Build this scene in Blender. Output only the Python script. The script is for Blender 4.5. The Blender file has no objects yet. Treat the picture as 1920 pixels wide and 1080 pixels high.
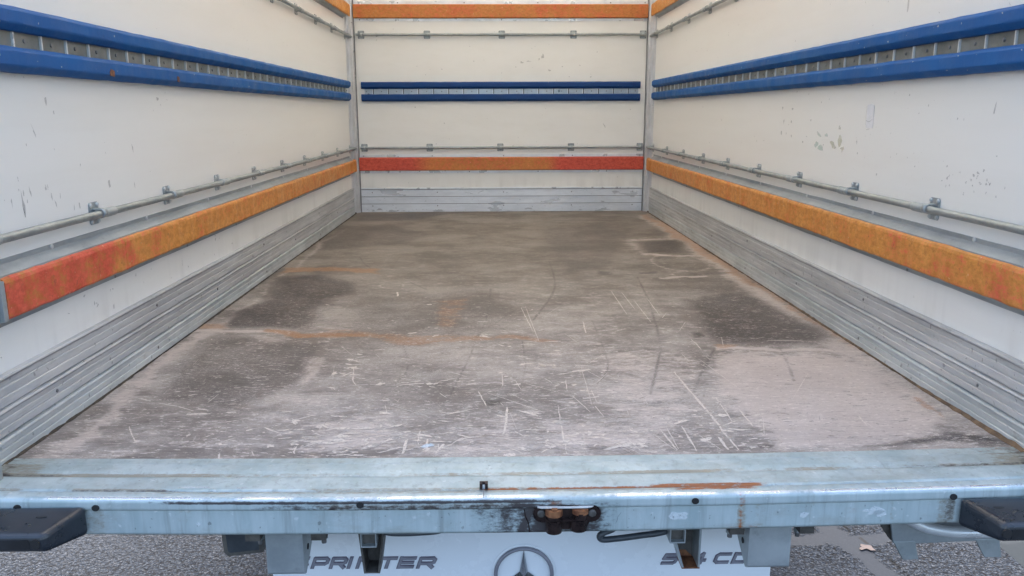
import bpy, math, random
import numpy as np
from mathutils import Vector, Matrix
random.seed(7)
rng = np.random.default_rng(11)
SC = bpy.context.scene
COL = SC.collection

# ------------------------------------------------------------------ camera
PITCH, YAW, ROLL = 0.21481, 0.02101, -0.00308
_F = Vector((math.sin(YAW)*math.cos(PITCH), math.cos(YAW)*math.cos(PITCH), -math.sin(PITCH)))
_R0 = Vector((math.cos(YAW), -math.sin(YAW), 0)); _U0 = _R0.cross(_F)
_R = _R0*math.cos(ROLL) + _U0*math.sin(ROLL)
_U = -_R0*math.sin(ROLL) + _U0*math.cos(ROLL)
cam_data = bpy.data.cameras.new('camera')
cam = bpy.data.objects.new('camera', cam_data); COL.objects.link(cam)
M = Matrix.Identity(4)
for i in range(3):
    M[i][0], M[i][1], M[i][2] = _R[i], _U[i], -_F[i]
M[0][3], M[1][3], M[2][3] = -0.05187, 0.0, 0.68785
cam.matrix_world = M
cam_data.sensor_width = 36; cam_data.lens = 28.184
cam_data.clip_start = 0.02; cam_data.clip_end = 500
SC.camera = cam

# ------------------------------------------------------------------ sky, sun, exposure
SUN_EL, SUN_AZ = math.radians(50), math.radians(-4)      # azimuth: high sun beyond the front of the box
world = bpy.data.worlds.new('World'); SC.world = world; world.use_nodes = True
wn = world.node_tree; wn.nodes.clear()
sky = wn.nodes.new('ShaderNodeTexSky'); sky.sky_type = 'NISHITA'; sky.sun_disc = False
sky.sun_elevation = SUN_EL; sky.sun_rotation = SUN_AZ
sky.dust_density = 5.0; sky.air_density = 1.0; sky.ozone_density = 1.0
bg = wn.nodes.new('ShaderNodeBackground'); bg.inputs['Strength'].default_value = 0.15
wo = wn.nodes.new('ShaderNodeOutputWorld')
wn.links.new(sky.outputs[0], bg.inputs[0]); wn.links.new(bg.outputs[0], wo.inputs[0])
sd = bpy.data.lights.new('sun', 'SUN'); sd.energy = .55; sd.angle = math.radians(40); sd.color = (1.0, 0.95, 0.88)
sun = bpy.data.objects.new('sun', sd); COL.objects.link(sun)
_sdir = Vector((math.sin(SUN_AZ)*math.cos(SUN_EL), math.cos(SUN_AZ)*math.cos(SUN_EL), math.sin(SUN_EL)))
sun.rotation_euler = (-_sdir).to_track_quat('-Z', 'Y').to_euler()
sun.location = (0, 0, 12)
SC.view_settings.view_transform = 'Standard'; SC.view_settings.look = 'None'
SC.view_settings.exposure = 2.36; SC.view_settings.gamma = 1.0
SC.cycles.max_bounces = 14; SC.cycles.diffuse_bounces = 8; SC.cycles.transmission_bounces = 8
SC.cycles.transparent_max_bounces = 16

# ------------------------------------------------------------------ node helpers
class NT:
    """small wrapper: a node tree of one material"""
    def __init__(s, name):
        s.m = bpy.data.materials.new(name); s.m.use_nodes = True
        s.t = s.m.node_tree; s.t.nodes.clear()
        s.out = s.t.nodes.new('ShaderNodeOutputMaterial')
        s.b = s.t.nodes.new('ShaderNodeBsdfPrincipled')
        s.t.links.new(s.b.outputs[0], s.out.inputs[0])
        g = s.t.nodes.new('ShaderNodeNewGeometry'); s.pos = g.outputs['Position']
    def n(s, k, **kw):
        x = s.t.nodes.new(k)
        for a, b in kw.items(): setattr(x, a, b)
        return x
    def put(s, sock, v):
        if isinstance(v, bpy.types.NodeSocket): s.t.links.new(v, sock)
        elif isinstance(v, (tuple, list)) and len(v) == 3 and sock.type == 'RGBA': sock.default_value = (*v, 1)
        else: sock.default_value = v
    def scale(s, v, sc):
        x = s.n('ShaderNodeVectorMath', operation='MULTIPLY'); s.put(x.inputs[0], v); x.inputs[1].default_value = sc
        return x.outputs[0]
    def noise(s, sc=(1, 1, 1), scale=5, detail=4, rough=.55, dist=0, vec=None, off=(0, 0, 0)):
        v = s.n('ShaderNodeMapping'); s.put(v.inputs[0], vec or s.pos)
        v.inputs[1].default_value = off; v.inputs[3].default_value = sc
        x = s.n('ShaderNodeTexNoise'); s.put(x.inputs['Vector'], v.outputs[0])
        x.inputs['Scale'].default_value = scale; x.inputs['Detail'].default_value = detail
        x.inputs['Roughness'].default_value = rough; x.inputs['Distortion'].default_value = dist
        return x.outputs[0]
    def vor(s, sc=(1, 1, 1), scale=5, feature='F1', out=0):
        v = s.n('ShaderNodeMapping'); s.put(v.inputs[0], s.pos); v.inputs[3].default_value = sc
        x = s.n('ShaderNodeTexVoronoi', feature=feature); s.put(x.inputs['Vector'], v.outputs[0]); x.inputs['Scale'].default_value = scale
        return x.outputs[out]
    def ramp(s, v, a, b, lo=0., hi=1.):
        x = s.n('ShaderNodeMapRange', interpolation_type='SMOOTHSTEP'); s.put(x.inputs[0], v)
        x.inputs[1].default_value = a; x.inputs[2].default_value = b; x.inputs[3].default_value = lo; x.inputs[4].default_value = hi
        return x.outputs[0]
    def math(s, op, a, b=0.):
        x = s.n('ShaderNodeMath', operation=op); s.put(x.inputs[0], a); s.put(x.inputs[1], b); return x.outputs[0]
    def mix(s, f, a, b, mode='MIX'):
        x = s.n('ShaderNodeMix', data_type='RGBA', blend_type=mode); s.put(x.inputs[0], f); s.put(x.inputs[6], a); s.put(x.inputs[7], b)
        return x.outputs[2]
    def sep(s, v=None):
        x = s.n('ShaderNodeSeparateXYZ'); s.put(x.inputs[0], v or s.pos); return x.outputs
    def attr(s, name):
        x = s.n('ShaderNodeAttribute'); x.attribute_name = name; return s.sep(x.outputs['Vector'])
    def bump(s, h, strength=.3, dist=.002):
        x = s.n('ShaderNodeBump'); s.put(x.inputs['Height'], h); x.inputs['Strength'].default_value = strength; x.inputs['Distance'].default_value = dist
        s.t.links.new(x.outputs[0], s.b.inputs['Normal'])
    def fin(s, col=None, rough=None, metal=None, spec=None):
        if col is not None: s.put(s.b.inputs['Base Color'], col)
        if rough is not None: s.put(s.b.inputs['Roughness'], rough)
        if metal is not None: s.put(s.b.inputs['Metallic'], metal)
        if spec is not None: s.b.inputs['Specular IOR Level'].default_value = spec
        return s.m

# ------------------------------------------------------------------ materials
def m_wall():
    t = NT('wall_gelcoat'); c = t.mix(t.noise(scale=1.3, detail=3), (.79, .785, .745), (.82, .815, .78))
    s1 = t.math('MULTIPLY', t.ramp(t.noise(sc=(1, 1, .35), scale=38, detail=5, rough=.7), .66, .74), t.ramp(t.noise(scale=2.2, detail=2, off=(3, 1, 5)), .5, .66))
    s2 = t.math('MULTIPLY', t.ramp(t.noise(scale=90, detail=3), .70, .76), t.ramp(t.noise(scale=1.4, detail=2, off=(9, 4, 2)), .44, .62))
    s3 = t.ramp(t.noise(sc=(1, .25, 3), scale=5, detail=6, rough=.6), .35, .85, 0, .16)
    c = t.mix(s3, c, (.60, .58, .50)); c = t.mix(t.math('MULTIPLY', s2, .4), c, (.2, .19, .17))
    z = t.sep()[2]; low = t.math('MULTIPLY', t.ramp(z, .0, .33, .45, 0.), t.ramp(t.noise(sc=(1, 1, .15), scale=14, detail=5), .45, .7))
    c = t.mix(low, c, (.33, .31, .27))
    t.bump(t.noise(scale=3.5, detail=3), .25, .004)
    return t.fin(c, .32, 0, .5)

def m_floor():
    t = NT('worn_plywood'); a = t.attr('wear'); P = t.sep()
    near = t.ramp(P[1], 1.6, 3.9, 1., 0.)  # base colour runs from paler tail end to darker far end
    big = t.noise(sc=(1, 1.3, 1), scale=2.3, detail=8, rough=.68)
    mid = t.noise(sc=(1, 2.0, 1), scale=11, detail=8, rough=.74, off=(5, 1, 0))
    fine = t.noise(sc=(1, 2.6, 1), scale=48, detail=6, rough=.78)
    fine2 = t.noise(sc=(1, 3.5, 1), scale=75, detail=5, rough=.8, off=(9, 2, 0))
    grain = t.noise(sc=(.35, 9, 1), scale=42, detail=5, rough=.7, off=(3, 3, 0))
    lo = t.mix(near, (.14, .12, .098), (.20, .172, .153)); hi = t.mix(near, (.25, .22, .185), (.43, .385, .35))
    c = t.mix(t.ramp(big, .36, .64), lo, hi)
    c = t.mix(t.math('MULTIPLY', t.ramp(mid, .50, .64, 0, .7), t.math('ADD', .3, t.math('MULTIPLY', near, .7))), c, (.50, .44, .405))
    c = t.mix(t.ramp(mid, .34, .47, .55, 0), c, (.115, .093, .082))
    wob = t.math('ADD', t.math('MULTIPLY', t.math('SUBTRACT', mid, .5), 1.7), t.math('MULTIPLY', t.math('SUBTRACT', fine, .5), 1.4))
    def edge(ch, k=1.0):
        return t.math('MULTIPLY', t.math('POWER', ch, .6), t.ramp(t.math('ADD', ch, wob), .18, .50, 0, k))
    c = t.mix(edge(a[1], .85), c, (.60, .515, .465))
    dark = edge(a[0], .96)
    c = t.mix(dark, c, t.mix(t.ramp(mid, .4, .6), (.036, .028, .026), (.082, .066, .059)))
    c = t.mix(edge(a[2], .9), c, (.36, .18, .08))
    c = t.mix(t.ramp(grain, .50, .72, 0, .30), c, (.50, .45, .41)); c = t.mix(t.ramp(grain, .28, .48, .42, 0), c, (.08, .066, .058))
    k = t.math('ADD', .22, t.math('MULTIPLY', near, .78))
    fl = t.math('MULTIPLY', t.ramp(t.math('ADD', t.math('MULTIPLY', fine, .75), t.math('MULTIPLY', mid, .25)), .545, .585), k)
    c = t.mix(t.math('MULTIPLY', fl, .80), c, (.68, .61, .55))
    fl2 = t.math('MULTIPLY', t.ramp(fine2, .575, .61), t.math('MULTIPLY', k, t.ramp(big, .42, .58)))
    c = t.mix(t.math('MULTIPLY', fl2, .8), c, (.72, .67, .62))
    dk = t.ramp(t.noise(sc=(1, 2.0, 1), scale=62, detail=5, rough=.75, off=(1, 8, 0)), .59, .66, 0, .6); c = t.mix(dk, c, (.07, .056, .05))
    t.bump(t.math('ADD', grain, fine), .45, .0016)
    return t.fin(c, t.math('SUBTRACT', t.ramp(mid, .3, .7, .58, .78), t.math('MULTIPLY', dark, .14)), 0, .35)

def m_metal(name, c1, c2, rough=.42, metal=.55, dirt=.35, sc=(1, 1, 1), dirtc=(.10, .085, .07), bumpk=.15):
    t = NT(name); c = t.mix(t.ramp(t.noise(sc=sc, scale=9, detail=6, rough=.7), .3, .7), c1, c2)
    d = t.ramp(t.noise(sc=sc, scale=23, detail=6, rough=.75, off=(2, 7, 4)), .56, .74, 0, dirt); c = t.mix(d, c, dirtc)
    sp = t.ramp(t.noise(scale=140, detail=2), .7, .76, 0, dirt); c = t.mix(sp, c, dirtc)
    if name == 'scuffed_aluminium':   # thin dark lines under the steps of the planks
        z = t.sep()[2]; wn_ = t.math('MULTIPLY', t.math('SUBTRACT', t.noise(scale=30, detail=5), .5), .006)
        for zz in (.1090, .1730):
            g_ = t.ramp(t.math('ABSOLUTE', t.math('ADD', t.math('SUBTRACT', z, zz), wn_)), .0012, .0042, .5, 0); c = t.mix(g_, c, (.10, .10, .10))
        c = t.mix(t.ramp(t.noise(sc=(1, .12, 3), scale=18, detail=6, rough=.75, off=(7, 7, 1)), .52, .70, 0, .32), c, (.24, .24, .24))
    t.bump(t.noise(sc=sc, scale=60, detail=4), bumpk, .001)
    return t.fin(c, t.ramp(t.noise(sc=sc, scale=12, detail=5), .3, .7, rough-.08, rough+.14), metal, .5)

def m_galv_sill():
    t = NT('galvanised_sill'); a = t.attr('wear')
    c = t.mix(t.ramp(t.noise(sc=(1, 1, .18), scale=11, detail=6, rough=.7), .3, .7), (.345, .43, .435), (.50, .575, .575))
    c = t.mix(t.ramp(t.noise(sc=(1.6, 1, .08), scale=38, detail=5, rough=.7), .50, .72, 0, .62), c, (.24, .275, .27))
    c = t.mix(t.ramp(t.noise(scale=70, detail=4), .64, .72, 0, .4), c, (.74, .77, .77)); c = t.mix(t.ramp(t.noise(sc=(.5, 1, 1), scale=6, detail=8, rough=.8, off=(2, 2, 2)), .5, .68, 0, .5), c, (.30, .31, .27))
    fn = t.math('ADD', t.math('MULTIPLY', t.noise(sc=(.6, 2, 1), scale=34, detail=8, rough=.8), .55), t.math('MULTIPLY', t.noise(sc=(.5, 1, 1), scale=150, detail=4, rough=.7, off=(4, 4, 4)), .45))
    def e(ch, k=1.): return t.ramp(t.math('ADD', ch, t.math('MULTIPLY', t.math('SUBTRACT', fn, .5), 3.2)), .15, .85, 0, k)
    k1 = t.math('MULTIPLY', e(a[1], .8), t.ramp(a[1], 0, .15)); c = t.mix(k1, c, (.27, .235, .17))
    k2 = t.math('MULTIPLY', e(a[0], .96), t.ramp(a[0], 0, .15)); c = t.mix(k2, c, (.045, .035, .035))
    k3 = t.math('MULTIPLY', e(a[2], .97), t.ramp(a[2], 0, .15)); c = t.mix(k3, c, t.mix(fn, (.13, .045, .02), (.46, .15, .035)))
    P = t.sep(); bx = t.noise(sc=(1, 1, 1), scale=9, detail=5, rough=.7)
    pol = t.math('MULTIPLY', t.ramp(t.math('ABSOLUTE', t.math('SUBTRACT', P[1], 1.3612)), .0022, .0048, 1, 0), t.math('MULTIPLY', t.math('MULTIPLY', t.ramp(bx, .40, .55), t.ramp(P[2], -.016, -.009)), t.math('SUBTRACT', 1., k2)))
    c = t.mix(t.math('MULTIPLY', pol, .8), c, (.86, .86, .88))  # sky highlight along the worn lip edge put into the colour
    t.bump(t.noise(scale=80, detail=5), .2, .0008)
    r = t.math('ADD', t.ramp(t.noise(scale=16, detail=5), .3, .7, .34, .55), t.math('MULTIPLY', k3, .3))
    mt = t.math('MULTIPLY', t.math('SUBTRACT', 1., t.math('MAXIMUM', k3, k2)), t.math('ADD', .18, t.math('MULTIPLY', pol, .6)))
    r = t.math('SUBTRACT', r, t.math('MULTIPLY', pol, .22))
    return t.fin(c, r, mt, .5)

def m_blue(name='blue_foam', c1=(.003, .068, .23), c2=(.008, .12, .37)):
    t = NT(name); c = t.mix(t.noise(scale=7, detail=5, rough=.7), c1, c2)
    c = t.mix(t.ramp(t.noise(sc=(1, .5, 1), scale=26, detail=6, rough=.75), .60, .72, 0, .5), c, (.02, .03, .05))
    c = t.mix(t.ramp(t.noise(sc=(1, .6, 1.4), scale=60, detail=4, off=(4, 2, 2)), .70, .75, 0, .8), c, (.42, .40, .36))
    t.bump(t.noise(scale=45, detail=5), .4, .002)
    return t.fin(c, t.ramp(t.noise(scale=14), .3, .7, .5, .7), 0, .3)

def m_board(name, red, seed=0, back=None, grad=None):
    """orange paint worn over red; red = share of red showing, more of it towards the tail when grad is given"""
    t = NT(name); P = t.sep()
    n1 = t.noise(scale=9, detail=7, rough=.72, off=(seed, 1, 2)); n2 = t.noise(sc=(1, 1, 1.6), scale=40, detail=7, rough=.78, off=(1, seed, 0))
    c = t.mix(t.ramp(n2, .32, .68), (.46, .165, .03), (.72, .335, .08))
    share = t.math('ADD', t.math('MULTIPLY', t.math('SUBTRACT', n1, .5), 1.5), t.math('MULTIPLY', t.math('SUBTRACT', n2, .5), 1.6))
    base = red if grad is None else t.ramp(P[1], grad[0], grad[1], grad[2], red)
    r = t.ramp(t.math('ADD', share, base), .22, .72, 0, .92)
    if back is not None:
        g = t.math('MAXIMUM', t.ramp(P[0], back[0], back[1], 1, 0), t.ramp(P[0], back[2], back[3], 0, 1))
        r = t.math('MAXIMUM', t.math('MULTIPLY', g, .92), t.math('MULTIPLY', r, .7))
        c = t.mix(.35, c, (.40, .12, .03))
    c = t.mix(r, c, t.mix(t.ramp(n2, .3, .7), (.42, .028, .018), (.70, .115, .075)))
    c = t.mix(t.ramp(t.noise(scale=55, detail=5, rough=.7), .60, .70, 0, .5), c, (.16, .05, .025))
    c = t.mix(t.ramp(t.noise(scale=95, detail=3, off=(6, 6, 6)), .69, .75, 0, .6), c, (.70, .60, .46))
    t.bump(t.math('ADD', n1, t.noise(scale=90, detail=5)), .4, .0015)
    return t.fin(c, t.ramp(n1, .3, .7, .40, .6), 0, .4)

def m_simple(name, c1, c2, rough, metal=0., scale=20, bump=.2, spec=.5):
    t = NT(name); n = t.noise(scale=scale, detail=6, rough=.7)
    t.bump(n, bump, .001)
    return t.fin(t.mix(t.ramp(n, .3, .7), c1, c2), t.ramp(n, .3, .7, rough-.06, rough+.1), metal, spec)

def m_mark(name, c, alpha=.7, scale=90):
    t = NT(name); n = t.noise(scale=scale, detail=5, rough=.75)
    tr = t.n('ShaderNodeBsdfTransparent'); mx = t.n('ShaderNodeMixShader')
    t.put(mx.inputs[0], t.ramp(n, .30, .52, .4*alpha, alpha)); t.t.links.new(tr.outputs[0], mx.inputs[1]); t.t.links.new(t.b.outputs[0], mx.inputs[2])
    t.t.links.new(mx.outputs[0], t.out.inputs[0])
    return t.fin(c, .75, 0, .2)

def m_asphalt():
    t = NT('wet_asphalt'); P = t.sep()
    v = t.vor(scale=95); v2 = t.vor(scale=210, out=1)
    c = t.mix(t.ramp(v, .0, .6), (.062, .078, .102), (.028, .036, .048)); s = t.sep(v2)
    c = t.mix(t.ramp(s[0], .70, .8, 0, .75), c, (.02, .02, .023)); c = t.mix(t.ramp(s[1], .8, .9, 0, .6), c, (.14, .155, .175))
    pits = t.ramp(t.noise(scale=60, detail=4, rough=.7), .53, .60, 0, .92); c = t.mix(pits, c, (.018, .018, .02))
    c = t.mix(t.ramp(t.noise(scale=1.2, detail=4), .35, .7, 0, .4), c, (.075, .085, .10))
    # smooth filled strip and puddle right of the truck: a slanted band on the ground
    d = t.math('ADD', t.math('SUBTRACT', P[0], 1.335), t.math('MULTIPLY', t.math('SUBTRACT', P[1], 2.7), .25))
    w = t.math('ADD', t.math('ABSOLUTE', d), t.math('MULTIPLY', t.math('SUBTRACT', t.noise(scale=14, detail=4), .5), .09))
    band = t.ramp(w, .035, .055, 1, 0)
    d2 = t.math('ABSOLUTE', t.math('SUBTRACT', P[1], t.math('ADD', 2.84, t.math('MULTIPLY', t.math('SUBTRACT', t.noise(scale=6, detail=4), .5), .12))))
    band2 = t.math('MULTIPLY', t.ramp(d2, .03, .05, 1, 0), t.ramp(P[0], 1.0, 1.1))
    slab = t.ramp(P[0], 1.88, 1.885)
    band = t.math('MAXIMUM', band, band2)
    c = t.mix(t.math('MULTIPLY', band, .9), c, (.026, .034, .046)); c = t.mix(slab, c, t.mix(t.noise(scale=60, detail=6), (.028, .036, .042), (.042, .05, .055)))
    crack = t.ramp(t.math('ABSOLUTE', t.math('SUBTRACT', d, .075)), .004, .012, .9, 0); c = t.mix(t.math('MULTIPLY', crack, t.ramp(t.noise(scale=30), .4, .55)), c, (.01, .01, .01))
    hgt = t.math('SUBTRACT', v, t.math('MULTIPLY', pits, 1.2)); hgt = t.math('MULTIPLY', hgt, t.math('SUBTRACT', 1., t.math('MAXIMUM', band, slab)))
    t.bump(hgt, .9, .006)
    r = t.math('SUBTRACT', .75, t.math('MULTIPLY', band, .2))
    return t.fin(c, r, 0, .08)

def m_roof():
    t = NT('translucent_roof'); t.t.nodes.remove(t.b)
    d = t.n('ShaderNodeBsdfDiffuse'); d.inputs[0].default_value = (.85, .83, .76, 1)
    r = t.n('ShaderNodeBsdfTranslucent'); r.inputs[0].default_value = (.96, .935, .87, 1)
    mx = t.n('ShaderNodeMixShader'); mx.inputs[0].default_value = .60
    t.t.links.new(d.outputs[0], mx.inputs[1]); t.t.links.new(r.outputs[0], mx.inputs[2]); t.t.links.new(mx.outputs[0], t.out.inputs[0])
    return t.m

MAT = dict(
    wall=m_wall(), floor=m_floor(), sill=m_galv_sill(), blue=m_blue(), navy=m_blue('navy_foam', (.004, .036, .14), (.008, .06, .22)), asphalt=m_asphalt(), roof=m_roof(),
    galv=m_metal('galvanised_steel', (.30, .335, .345), (.44, .475, .48), .45, .5, .3),
    tube=m_metal('galvanised_tube', (.27, .30, .30), (.40, .43, .425), .4, .6, .3),
    flange=m_metal('steel_flange', (.27, .30, .315), (.38, .415, .43), .42, .4, .3, sc=(1, .5, 1)),
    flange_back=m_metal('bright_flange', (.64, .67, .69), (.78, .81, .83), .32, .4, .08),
    kick=m_metal('scuffed_aluminium', (.43, .435, .435), (.60, .605, .60), .42, .25, .4, sc=(1, .22, 1.5), dirtc=(.085, .08, .075), bumpk=.3),
    kick_low=m_metal('dirty_aluminium', (.42, .45, .45), (.58, .61, .61), .46, .25, .45, sc=(1, .4, 1), dirtc=(.20, .17, .12)),
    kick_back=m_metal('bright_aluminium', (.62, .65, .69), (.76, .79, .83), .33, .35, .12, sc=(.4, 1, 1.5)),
    post=m_metal('aluminium_profile', (.55, .56, .58), (.68, .69, .71), .35, .5, .2),
    track=m_metal('lashing_track', (.17, .18, .165), (.26, .27, .25), .45, .4, .4),
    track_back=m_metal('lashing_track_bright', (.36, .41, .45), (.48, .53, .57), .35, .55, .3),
    rib=m_metal('bright_rib', (.62, .64, .63), (.78, .80, .79), .35, .35, .2),
    screw=m_simple('screw_steel', (.16, .16, .16), (.30, .30, .30), .4, .7),
    screw_light=m_simple('zinc_screw', (.55, .57, .57), (.7, .72, .72), .35, .6),
    dark=m_simple('dark_recess', (.008, .008, .009), (.02, .02, .02), .7),
    rubber=m_simple('black_rubber', (.014, .018, .024), (.03, .037, .047), .30, 0, 9, .3, .6),
    rubber_in=m_simple('rubber_recess', (.008, .009, .011), (.018, .02, .024), .5),
    hose=m_simple('grey_hose', (.035, .042, .05), (.06, .07, .08), .4),
    white=m_simple('white_panel', (.76, .80, .83), (.80, .84, .87), .3, 0, 3, .03),
    chrome=m_simple('grey_lettering', (.21, .21, .245), (.28, .28, .32), .4, .2, 40, .05),
    chrome_edge=m_simple('lettering_edge', (.12, .105, .14), (.18, .16, .20), .4, .2, 40, .05),
    star=m_simple('chrome_star', (.55, .58, .60), (.68, .70, .72), .16, .95, 10, .02),
    rust=m_simple('rusty_steel', (.11, .035, .015), (.32, .14, .06), .7, .2, 60, .5),
    grease=m_simple('greasy_steel', (.012, .008, .008), (.05, .03, .026), .3, .4, 60, .3),
    channel=m_simple('dirty_channel', (.045, .04, .036), (.14, .13, .115), .6, .25, 18, .3),
    caulk=m_simple('brown_sealant', (.055, .035, .022), (.20, .13, .075), .8, 0, 30, .6),
    gunk=m_simple('dark_grime', (.03, .024, .018), (.09, .07, .05), .85, 0, 40, .6),
    leaf=m_simple('dead_leaf', (.13, .095, .085), (.20, .16, .145), .8, 0, 40),
    shell=m_simple('outer_shell', (.62, .63, .62), (.70, .71, .70), .4),
    clear=m_simple('clear_debris', (.42, .44, .45), (.60, .62, .62), .2, 0, 90, .5),
    mark_pale=m_mark('pale_scrape', (.72, .65, .58), .92, 130),
    mark_soft=m_mark('soft_pale_scuff', (.66, .60, .54), .62, 200),
    mark_dark=m_mark('dark_crease', (.11, .09, .08), .27, 60),
    mark_black=m_mark('black_scuff', (.12, .12, .12), .34, 160),
    mark_green=m_mark('green_smear', (.25, .55, .42), .3, 70),
    mark_ochre=m_mark('ochre_smear', (.55, .52, .32), .4, 70),
    mark_white=m_mark('white_scrape', (.74, .79, .80), .6, 120),
    sticker=m_simple('sticker_remnant', (.70, .71, .72), (.80, .80, .81), .6, 0, 60, .4),
)
MAT['board_left'] = m_board('board_left_worn', .62, seed=1, grad=(2.55, 1.75, .16))
MAT['board_mixed'] = m_board('board_mixed_worn', .34, seed=4, grad=(2.6, 1.6, .2))
MAT['board_orange'] = m_board('board_orange', .22, seed=7)
MAT['board_dull'] = m_board('board_dull_orange', .08, seed=9)
MAT['board_back_low'] = m_board('board_back_lower', .42, seed=3, back=(-.66, -.42, .28, .42))
MAT['board_back_up'] = m_board('board_back_upper', .38, seed=5, back=(-1.3, -1.2, .70, 1.6))

# ------------------------------------------------------------------ mesh helpers
WLOC = {}
def wl(o):
    return WLOC.get(o.name, Vector((0, 0, 0))) if o else Vector((0, 0, 0))
class MB:
    def __init__(s): s.v = []; s.f = []; s.sm = []
    def add(s, vs, fs, smooth=False):
        n = len(s.v); s.v += [tuple(map(float, v)) for v in vs]; s.f += [tuple(i+n for i in f) for f in fs]; s.sm += [smooth]*len(fs); return s
    def box(s, x0, x1, y0, y1, z0, z1):
        return s.add([(x, y, z) for x in (x0, x1) for y in (y0, y1) for z in (z0, z1)],
                     [(0, 1, 3, 2), (4, 6, 7, 5), (0, 4, 5, 1), (2, 3, 7, 6), (0, 2, 6, 4), (1, 5, 7, 3)])
    def prism(s, prof, axis, a0, a1, n=1, jit=0., smooth=False):
        """extrude a closed profile along an axis ('x': prof=(y,z); 'y': prof=(x,z); 'z': prof=(x,y))"""
        k = len(prof); vs = []
        for i in range(n+1):
            a = a0+(a1-a0)*i/n
            jx, jz = (rng.normal(0, jit, 2) if jit else (0, 0))
            for (p, q) in prof:
                p2, q2 = p+jx+(rng.normal(0, jit*.5) if jit else 0), q+jz+(rng.normal(0, jit*.5) if jit else 0)
                vs.append({'x': (a, p2, q2), 'y': (p2, a, q2), 'z': (p2, q2, a)}[axis])
        fs = [(i*k+j, i*k+(j+1) % k, (i+1)*k+(j+1) % k, (i+1)*k+j) for i in range(n) for j in range(k)]
        s.add(vs, fs, smooth)
        return s.add([vs[j] for j in range(k)], [tuple(range(k))]).add([vs[n*k+j] for j in range(k)], [tuple(range(k-1, -1, -1))])
    def tube(s, pts, r, n=12, smooth=True, caps=True):
        pts = [Vector(p) for p in pts]; rs = r if isinstance(r, (list, tuple)) else [r]*len(pts); vs = []
        up = Vector((0, 0, 1))
        for i, p in enumerate(pts):
            d = (pts[min(i+1, len(pts)-1)]-pts[max(i-1, 0)]).normalized()
            a = d.cross(up if abs(d.z) < .95 else Vector((0, 1, 0))).normalized(); b = d.cross(a)
            for j in range(n):
                t = 2*math.pi*j/n; vs.append(p+(a*math.cos(t)+b*math.sin(t))*rs[i])
        m = len(pts)
        s.add(vs, [(i*n+j, i*n+(j+1) % n, (i+1)*n+(j+1) % n, (i+1)*n+j) for i in range(m-1) for j in range(n)], smooth)
        if caps: s.add(vs[:n], [tuple(range(n))]).add(vs[-n:], [tuple(range(n-1, -1, -1))])
        return s
    def quadpanel(s, pts, thick):
        """planar polygon pts (3D) given thickness vector"""
        k = len(pts); t = Vector(thick); a = [Vector(p) for p in pts]; b = [p+t for p in a]
        return s.add(a+b, [tuple(range(k)), tuple(range(2*k-1, k-1, -1))]+[(j, (j+1) % k, k+(j+1) % k, k+j) for j in range(k)])
    def mesh(s, name, mat, org):
        me = bpy.data.meshes.new(name); o = Vector(org)
        me.from_pydata([tuple(Vector(v)-o) for v in s.v], [], s.f)
        me.polygons.foreach_set('use_smooth', s.sm); me.materials.append(mat)
        import bmesh
        bm = bmesh.new(); bm.from_mesh(me); bmesh.ops.recalc_face_normals(bm, faces=bm.faces); bm.to_mesh(me); bm.free()
        me.update(); return me
    def build(s, name, mat, parent=None, bevel=0., seg=2, org=None):
        a = np.array(s.v); c = Vector(((a.max(0)+a.min(0))/2)) if org is None else Vector(org)
        o = bpy.data.objects.new(name, s.mesh(name, MAT[mat] if isinstance(mat, str) else mat, c)); COL.objects.link(o)
        o.parent = parent; o.location = c-wl(parent); WLOC[o.name] = c
        if bevel:
            b = o.modifiers.new('bevel', 'BEVEL'); b.width = bevel; b.segments = seg; b.limit_method = 'ANGLE'; b.angle_limit = math.radians(35)
        return o
def place(me, name, loc, parent, rot=(0, 0, 0), bevel=0.):
    """another object sharing mesh data"""
    o = bpy.data.objects.new(name, me); COL.objects.link(o); o.parent = parent
    o.location = Vector(loc)-wl(parent); o.rotation_euler = rot; WLOC[o.name] = Vector(loc)
    if bevel:
        b = o.modifiers.new('bevel', 'BEVEL'); b.width = bevel; b.segments = 2; b.limit_method = 'ANGLE'
    return o
def thing(name, label, cat, loc, group=None):
    o = bpy.data.objects.new(name, None); COL.objects.link(o); o.location = loc; WLOC[o.name] = Vector(loc)
    o.empty_display_size = .05; o['label'] = label; o['category'] = cat
    if group: o['group'] = group
    return o
def tag(o, label, cat, group=None):
    o['label'] = label; o['category'] = cat
    if group: o['group'] = group
    return o
def struct(o): o['kind'] = 'structure'; return o
def stuff(o, label=None):
    o['kind'] = 'stuff'
    if label: o['label'] = label
    return o
def disc_mesh(name, r, h, mat, n=12, dome=.6):
    """small domed screw / rivet pointing along +Z"""
    b = MB(); rings = [(r, 0), (r, h*dome), (r*.7, h)]
    vs = [(a*math.cos(2*math.pi*j/n), a*math.sin(2*math.pi*j/n), z) for a, z in rings for j in range(n)]
    fs = [(i*n+j, i*n+(j+1) % n, (i+1)*n+(j+1) % n, (i+1)*n+j) for i in range(2) for j in range(n)]+[tuple(2*n+j for j in range(n)), tuple(range(n-1, -1, -1))]
    b.add(vs, fs); return b.mesh(name, MAT[mat], (0, 0, 0))
RX_L, RX_R, R_BK = (0, math.pi/2, 0), (0, -math.pi/2, 0), (math.pi/2, 0, 0)   # facing +x, -x, -y (towards the tail)

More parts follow.
